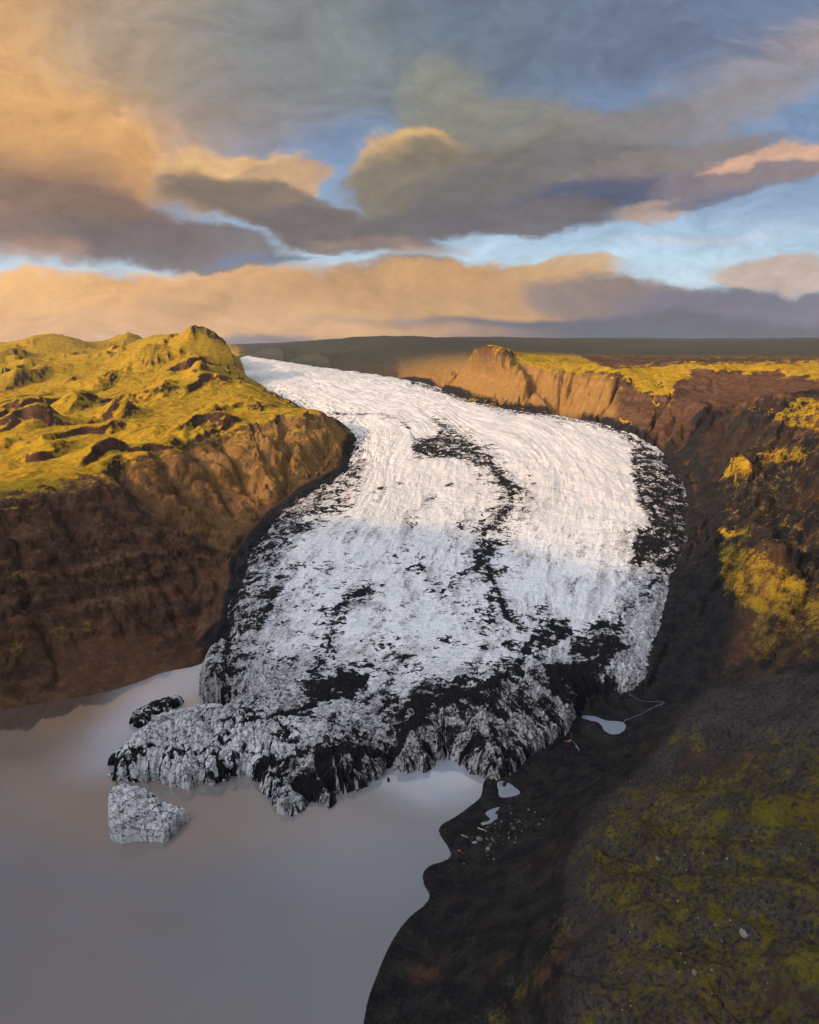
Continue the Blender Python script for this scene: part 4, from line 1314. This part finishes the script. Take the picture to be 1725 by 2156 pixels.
# ---------------------------------------------------------------- floating and stranded ice
def berg(name, outline, height, label, cat, seed, dark=0.1, res=0.3, blocks=3.0, wall=1.6, slope=None, group=None, jag=1.0, foot=0.0):
    """a block of ice whose footprint is given in the frame, standing in the water"""
    P = np.array([at_z(u, v, 0)[:2] for u, v in outline])
    c = P.mean(0)
    L = P - c
    lo, hi = L.min(0) - 1, L.max(0) + 1
    xs, ys = np.arange(lo[0], hi[0], res), np.arange(lo[1], hi[1], res)
    X, Y = np.meshgrid(xs, ys)
    jx_ = X + 0.5 * jag * fbm(X / 2.2, Y / 2.2, 3, seed=seed)
    jy_ = Y + 0.5 * jag * fbm(X / 2.2, Y / 2.2, 3, seed=seed + 3)
    d, s = sdf(jx_, jy_, L)
    flute = ridged(s / 3.0, d / 20, 3, 0.55, seed=seed + 5)
    H = height * (1 + 0.22 * fbm(X / 7, Y / 7, 3, seed=seed + 7))
    if slope:
        H = H * np.clip(1 + slope[0] * X / (hi[0] - lo[0]) * 2 + slope[1] * Y / (hi[1] - lo[1]) * 2, 0.15, 2.2)
    pr = 1 - np.exp(-np.maximum(d + 0.35 * flute * np.minimum(1, np.maximum(d, 0)), 0) / wall)
    a1, a2, ci = worley((X + 1.2 * fbm(X / 4, Y / 4, 2, seed=seed + 9)) / blocks, (Y + 1.2 * fbm(X / 4, Y / 4, 2, seed=seed + 11)) / (blocks * .75), seed=seed + 12)
    crk = sstep(0.10, 0.0, a2 - a1)
    b1, b2, bi_ = worley((X + 1.2 * fbm(X / 3, Y / 3, 2, seed=seed + 21)) / (blocks * .45), Y / (blocks * .28), seed=seed + 22)
    Z = -1.0 + (H + 1) * pr + np.minimum(1, np.maximum(d, 0) / 1.2) * (-0.05 * height * crk + 0.25 * height * ((ci % 13) / 13 - .5) + 0.07 * height * (0.5 - b1) - 0.03 * height * sstep(0.14, 0, b2 - b1) + 0.35 * fbm(X / 1.3, Y / 1.3, 3, seed=seed + 15) + 0.25 * flute)
    Z = np.where(d < 0, -2.5, Z)
    dbs = np.clip(dark + 0.5 * crk * (dark < .6) + 0.25 * fbm(X / 5, Y / 5, 3, seed=seed + 17) + foot * sstep(1.8, 0.2, Z) + 0.14 * sstep(0.14, 0, b2 - b1), 0, 1)
    flm = np.clip(0.08 + 0.3 * crk + 0.15 * fbm(X / 3, Y / 3, 3, seed=seed + 19), 0, 1)
    flow = np.stack([X / 60, Y / 14, 0 * X], -1)
    me = mesh_from_grid(name, X, Y, Z, d > -0.3, {'broken': 0 * X + 0.95, 'debris': dbs, 'film': flm, 'flow': flow})
    o = link(name, me, m_ice)
    o.location = (c[0], c[1], 0)
    return tag(o, label, cat, group)


berg('iceberg', [(232, 1758), (238, 1773), (262, 1776), (290, 1772), (330, 1773), (348, 1776), (362, 1762), (374, 1750), (378, 1738), (398, 1730), (399, 1724), (376, 1720), (350, 1712), (330, 1704), (300, 1698), (262, 1696), (240, 1702), (230, 1718)],
     10.5, 'large white iceberg with fine dark cracks floating alone in the lake', 'iceberg', 300, 0.02, 0.2, 6.0, 0.7, (-0.48, 0.10), None, 2.0)
berg('ice_block', [(272, 1526), (290, 1534), (306, 1533), (318, 1521), (346, 1508), (380, 1486), (388, 1477), (372, 1474), (346, 1482), (318, 1490), (300, 1500), (280, 1510)],
     6.0, 'jagged black ice block floating off the upper left of the glacier', 'ice block', 330, 0.80, 0.22, 3.2, 0.9, None, None, 1.6)
berg('ice_block', [(306, 1540), (330, 1541), (380, 1534), (430, 1528), (472, 1520), (484, 1508), (470, 1500), (430, 1497), (390, 1505), (350, 1512), (326, 1520), (310, 1530)],
     6.5, 'long white ice slab with a black base between the black block and the glacier', 'ice block', 360, 0.20, 0.22, 3.4, 1.0, (0.12, 0.2), None, 1.0, 0.75)
berg('ice_block', [(226, 1612), (250, 1612), (288, 1604), (322, 1588), (326, 1576), (300, 1572), (268, 1580), (240, 1594)],
     6.0, 'black lumpy ice block against the left tip of the glacier front', 'ice block', 390, 0.85, 0.22, 3.0, 0.9, None, None, 1.5)
berg('ice_shard', [(218, 1637), (226, 1640), (244, 1634), (256, 1629), (244, 1627), (228, 1630)],
     1.3, 'thin dark ice shard awash beside the left tip of the glacier', 'ice shard', 420, 0.45, 0.12, 1.5, 0.5)
berg('ice_chunk', [(814, 1645), (818, 1647), (822, 1645), (821, 1640), (818, 1637), (815, 1640)],
     1.6, 'tiny dark ice chunk floating alone off the glacier front', 'ice chunk', 440, 0.62, 0.08, 1.0, 0.5)
berg('rock_islet', [(426, 1420), (440, 1424), (462, 1418), (476, 1408), (470, 1400), (450, 1404), (432, 1412)],
     2.0, 'low black rock islet in the channel beside the left edge of the ice', 'rock', 460, 1.0, 0.2, 2.2, 1.4)


# ---------------------------------------------------------------- boulders, poles, streams, people
def stone_mesh(name, seed, n=2):
    rs = np.random.default_rng(seed)
    import bmesh
    bm = bmesh.new()
    bmesh.ops.create_icosphere(bm, subdivisions=n, radius=1.0)
    dirs = rs.normal(size=(9, 3))
    dirs /= np.linalg.norm(dirs, axis=1)[:, None]
    cut = rs.uniform(0.62, 0.95, 9)
    for vtx in bm.verts:
        p_ = np.array(vtx.co)
        for dd, cc in zip(dirs, cut):
            k = p_ @ dd
            if k > cc:
                p_ = p_ - dd * (k - cc) * 0.9
        p_ *= np.array([1.15, 0.9, 0.72])
        vtx.co = p_ * (1 + 0.04 * rs.normal())
    me = bpy.data.meshes.new(name)
    bm.to_mesh(me)
    bm.free()
    for pl in me.polygons:
        pl.use_smooth = False
    return me


m_stone, g = material('pale_stone')
pos = g.n('ShaderNodeTexCoord').outputs['Object']
rnd = g.n('ShaderNodeObjectInfo').outputs['Random']
sc_ = g.mix(rnd, (0.07, 0.06, 0.05), (0.22, 0.19, 0.155))
finish(g, g.mix(g.map(g.noise(pos, 2.2, 5, 0.6), 0.4, 0.7, 0, 0.5), sc_, (0.06, 0.055, 0.05)), 0.9, [(g.noise(pos, 5, 4), 0.05, 0.5)], 0.2)
stones = [stone_mesh('boulder', 500 + i) for i in range(6)]


def boulder(u, v, size, label, group=None, k=[0]):
    x, y, z = on_ground(u, v)
    o = bpy.data.objects.new('boulder', stones[k[0] % 6])
    k[0] += 1
    COL.objects.link(o)
    if not o.data.materials:
        o.data.materials.append(m_stone)
    o.location = (x, y, z + size * 0.25)
    o.scale = (size, size * random.uniform(.8, 1.1), size * random.uniform(.7, 1.0))
    o.rotation_euler = (0, 0, random.uniform(0, 6.28))
    return tag(o, label, 'boulder', group)


random.seed(4)
boulder(1010, 1769, 1.7, 'tan boulder beside the oval puddle on the black shore')
boulder(1033, 1781, 1.2, 'pale rounded boulder uphill of the puddle boulder on the gravel')
boulder(1028, 1789, 1.3, 'grey brown boulder just below the pale rounded one on the gravel')
boulder(1566, 1969, 1.5, 'largest pale round boulder on the mossy near hill')
boulder(1462, 2050, 1.0, 'flat pale boulder low on the mossy hill, in the brown patch')
boulder(1385, 1814, 1.0, 'pale boulder on the upper part of the mossy hill')
boulder(1084, 1776, 1.0, 'lone pale boulder on the brown gravel slope above the shore')
for i in range(60):
    u = random.gauss(1062, 34)
    v = 1755 + (u - 1062) * -0.42 + random.gauss(0, 18)
    boulder(u, v, random.uniform(0.22, 0.75), 'small pale stone strewn on the brown gravel above the lake shore', 'stones on the gravel above the shore')
for i in range(150):
    if random.random() < 0.65:
        u, v = random.gauss(1420, 90), random.gauss(1880, 110)
    else:
        u, v = random.uniform(1215, 1720), random.uniform(1640, 2140)
    if not (1205 < u < 1722 and 1600 < v < 2150):
        continue
    boulder(u, v, random.uniform(0.10, 0.36) * (1 if random.random() < .85 else 1.5), 'small pale stone scattered over the mossy near hill', 'stones scattered on the mossy hill')


def strip(name, pts, widths, lift, m, label, cat):
    """a narrow ribbon of water lying on the ground"""
    P = []
    for i in range(len(pts) - 1):
        for k in range(6):
            t = k / 6
            P.append((pts[i][0] * (1 - t) + pts[i + 1][0] * t, pts[i][1] * (1 - t) + pts[i + 1][1] * t, widths[i] * (1 - t) + widths[i + 1] * t))
    P.append((*pts[-1], widths[-1]))
    W = [(*on_ground(a, b), c) for a, b, c in P]
    vs, fs = [], []
    for i, (x, y, z, wd) in enumerate(W):
        j0, j1 = max(i - 1, 0), min(i + 1, len(W) - 1)
        tx, ty = W[j1][0] - W[j0][0], W[j1][1] - W[j0][1]
        L = math.hypot(tx, ty) or 1
        wd *= random.uniform(0.6, 1.3)
        for s in (-1, 1):
            xx, yy_ = x - ty / L * wd * s, y + tx / L * wd * s
            vs.append((xx, yy_, max(ground_z(xx, yy_), z - 0.3) + lift))
        if i:
            fs.append((2 * i - 2, 2 * i - 1, 2 * i + 1, 2 * i))
    me = bpy.data.meshes.new(name)
    me.from_pydata(vs, [], fs)
    me.update()
    o = link(name, me, m)
    return tag(o, label, cat, kind='structure')


m_stream, g = material('white_water')
pos = g.n('ShaderNodeTexCoord').outputs['Object']
finish(g, g.mix(g.noise(pos, 0.9, 4), (0.04, 0.04, 0.045), (0.22, 0.23, 0.25)), 0.2, None, 0.5)
strip('stream', px((1917, 2117), (1940, 2131), (1961, 2140), (1975, 2143), (1992, 2143), (2010, 2141), (2024, 2144), (2026, 2148), (2009, 2153), (1992, 2160), (1971, 2173), (1946, 2185), (1919, 2195), (1909, 2198), (1903, 2205)),
      [.2, .18, .35, .12, .15, .3, .4, .45, .5, .4, .3, .2, .18, .25, .3], 0.12, m_stream, 'thin stream looping from the tiny pool to the large grey pool', 'stream')
strip('waterfall', px((413, 1531), (418, 1538), (422, 1544), (434, 1551), (448, 1560), (455, 1566), (470, 1573), (482, 1579)), [.3, .45, .4, .2, .2, .25, .15, .1], 0.3, m_stream,
      'thin white waterfall in the dark gully of the left slope', 'waterfall')


def log(u0, v0, u1, v1, rad, label):
    a, b = Vector(on_ground(u0, v0)), Vector(on_ground(u1, v1))
    me = bpy.data.meshes.new('pole')
    vs, fs = [], []
    n = 7
    axis = (b - a).normalized()
    side = axis.cross(Vector((0, 0, 1))).normalized()
    up = side.cross(axis)
    for i in range(n + 1):
        c = a.lerp(b, i / n) + Vector((0, 0, rad + 0.06)) + side * (0.18 * math.sin(i * 0.9))
        for k in range(8):
            t = k * math.pi / 4
            rr = rad * (1 - 0.35 * i / n)
            vs.append(c + side * rr * math.cos(t) + up * rr * math.sin(t))
        if i:
            for k in range(8):
                fs.append(((i - 1) * 8 + k, (i - 1) * 8 + (k + 1) % 8, i * 8 + (k + 1) % 8, i * 8 + k))
    fs.append(tuple(range(7, -1, -1)))
    fs.append(tuple(n * 8 + k for k in range(8)))
    me.from_pydata(vs, [], fs)
    me.update()
    return tag(link('driftwood_log', me, m_log), label, 'log')


m_log, g = material('bleached_wood')
pos = g.n('ShaderNodeTexCoord').outputs['Object']
finish(g, g.mix(g.noise(pos, 1.5, 4), (0.42, 0.38, 0.32), (0.62, 0.58, 0.50)), 0.8, None, 0.2)
log(*px((1459, 2528))[0], *px((1477, 2536))[0], 0.28, 'thick bleached log lying on the black shore below the ragged pool')
log(*px((1409, 2549))[0], *px((1427, 2558))[0], 0.18, 'thin bleached log lying nearest the lake on the black shore')


# people: one body each, far off
def person_mesh(name, seed, stride=0.25):
    """walking figure, 1.75 m tall, grown from a jointed skeleton; built at the origin facing +Y"""
    rs = random.Random(seed)
    J = [((0, 0, .95), .15), ((0, 0.02, 1.22), .17), ((0, 0.03, 1.42), .15), ((0, 0.04, 1.52), .065), ((0, 0.06, 1.66), .105), ((0, .06, 1.74), .075)]
    E = [(0, 1), (1, 2), (2, 3), (3, 4), (4, 5)]

    def chain(root, pts):
        last = root
        for p_, r_ in pts:
            J.append((p_, r_))
            E.append((last, len(J) - 1))
            last = len(J) - 1
    s = stride
    chain(2, [((.19, .02, 1.40), .075), ((.25, -.06 * s * 4, 1.13), .055), ((.24, .14, .92), .045), ((.24, .20, .84), .04)])
    chain(2, [((-.19, .02, 1.40), .075), ((-.25, .05 * s * 4, 1.13), .055), ((-.24, .02, .90), .045), ((-.24, .06, .82), .04)])
    chain(0, [((.10, .0, .86), .105), ((.11, s * .6, .48), .07), ((.11, s * .7, .08), .05), ((.11, s * .7 + .17, .045), .04)])
    chain(0, [((-.10, .0, .86), .105), ((-.11, -s * .3, .48), .07), ((-.11, -s * .9, .10), .05), ((-.11, -s * .9 + .16, .045), .04)])
    me = bpy.data.meshes.new(name)
    me.from_pydata([j[0] for j in J], E, [])
    ob = bpy.data.objects.new(name, me)
    COL.objects.link(ob)
    sk = ob.modifiers.new('skin', 'SKIN')
    for i, (p_, r_) in enumerate(J):
        me.skin_vertices[0].data[i].radius = (r_, r_ * (0.75 if i in (0, 1, 2) else 1))
    me.skin_vertices[0].data[0].use_root = True
    ob.modifiers.new('round', 'SUBSURF').levels = 1
    dg = bpy.context.evaluated_depsgraph_get()
    out = bpy.data.meshes.new_from_object(ob.evaluated_get(dg))
    bpy.data.objects.remove(ob)
    out.name = name
    return out


def cloth(name, c):
    m, gg_ = material(name)
    ps = gg_.n('ShaderNodeTexCoord').outputs['Object']
    finish(gg_, gg_.mix(gg_.noise(ps, 9, 3), c, tuple(x * .75 for x in c)), 0.8, None, 0.2)
    return m


m_skin = cloth('skin', (0.45, 0.28, 0.2))
m_trouser = cloth('dark_trousers', (0.03, 0.03, 0.035))
JK = {'red': cloth('red_jacket', (0.55, 0.05, 0.035)), 'pale': cloth('pale_jacket', (0.75, 0.70, 0.68)), 'grey': cloth('grey_jacket', (0.16, 0.15, 0.17)), 'orange': cloth('orange_jacket', (0.6, 0.16, 0.05)),
      'helmet': cloth('white_helmet', (0.8, 0.8, 0.8))}
body = person_mesh('person', 1)
zs = np.empty(len(body.vertices) * 3)
body.vertices.foreach_get('co', zs)
zs = zs.reshape(-1, 3)[:, 2]
variants = {}
for c in ('red', 'pale', 'grey', 'orange'):
    me = body.copy()
    me.materials.clear()
    for m in (m_trouser, JK[c], m_skin, JK['helmet']):
        me.materials.append(m)
    for pl in me.polygons:
        z = pl.center.z
        pl.material_index = 0 if z < .93 and abs(pl.center.x) < .2 else 1 if (z < 1.50 and z > .87) else 2 if z < 1.68 else 3
        pl.use_smooth = True
    variants[c] = me


def person(u, v, c, label, group, rz):
    x, y, z = on_ground(u, v)
    o = bpy.data.objects.new('person', variants[c])
    COL.objects.link(o)
    o.location = (x, y, z - 0.02)
    o.rotation_euler = (0, 0, rz)
    o.scale = (1.15,) * 3
    return tag(o, label, 'person', group)


def cp(x, y):
    return ((1660 + x / 8.625) * 0.69, (2200 + y / 8.625) * 0.69)


for i, (a, b) in enumerate([(550, 590), (575, 592), (600, 590), (625, 585), (648, 592)]):
    person(*cp(a, b), 'red', 'hiker in a red jacket in the cluster on the black gravel below the ice', 'red jacketed hikers on the black gravel', 1.4 + i * .4)
person(*cp(665, 612), 'orange', 'hiker in an orange jacket just below the red jacketed cluster', None, 0.4)
for i, (a, b) in enumerate([(660, 575), (680, 570), (700, 565)]):
    person(*cp(a, b), 'pale', 'hiker in a pale jacket at the right end of the red cluster', 'pale hikers beside the red cluster', 1.0)
for i, (a, b) in enumerate([(850, 702), (858, 728), (880, 745), (892, 762), (908, 795), (916, 808)]):
    person(*cp(a, b), 'pale', 'hiker in a pale jacket in the lower part of the line crossing black gravel', 'pale hikers in the line', 0.5 + .1 * i)
for i, (a, b) in enumerate([(722, 425), (735, 472), (712, 540), (752, 588), (778, 615), (803, 648), (818, 672), (922, 850)]):
    person(*cp(a, b), 'grey', 'hiker in a grey jacket strung out in the line across the black gravel', 'grey hikers in the line', 0.4 + .1 * i)
person(965, 1797, 'red', 'person in a red jacket standing on the black shore, left of two', None, 0.3)
person(968.5, 1797, 'orange', 'person in an orange jacket standing on the black shore, right of two', None, 0.1)


# ---------------------------------------------------------------- the air of the valley
def haze():
    me = bpy.data.meshes.new('haze')
    x0, x1, y0, y1, z0, z1 = -6200, 6200, -4600, 7100, float(TZ.min()) - 1.5, float(TZ.max()) + 12
    me.from_pydata([(x, y, z) for z in (z0, z1) for y in (y0, y1) for x in (x0, x1)], [], [(0, 2, 3, 1), (4, 5, 7, 6), (0, 1, 5, 4), (2, 6, 7, 3), (0, 4, 6, 2), (1, 3, 7, 5)])
    me.update()
    m = bpy.data.materials.new('hazy_air')
    m.use_nodes = True
    h = NT(m.node_tree)
    vol = h.n('ShaderNodeVolumePrincipled')
    vol.inputs['Color'].default_value = (0.86, 0.89, 0.95, 1)
    vol.inputs['Density'].default_value = 0.000026
    vol.inputs['Anisotropy'].default_value = 0.2
    h.t.links.new(vol.outputs[0], h.n('ShaderNodeOutputMaterial').inputs['Volume'])
    return tag(link('haze', me, m), kind='stuff')


haze()
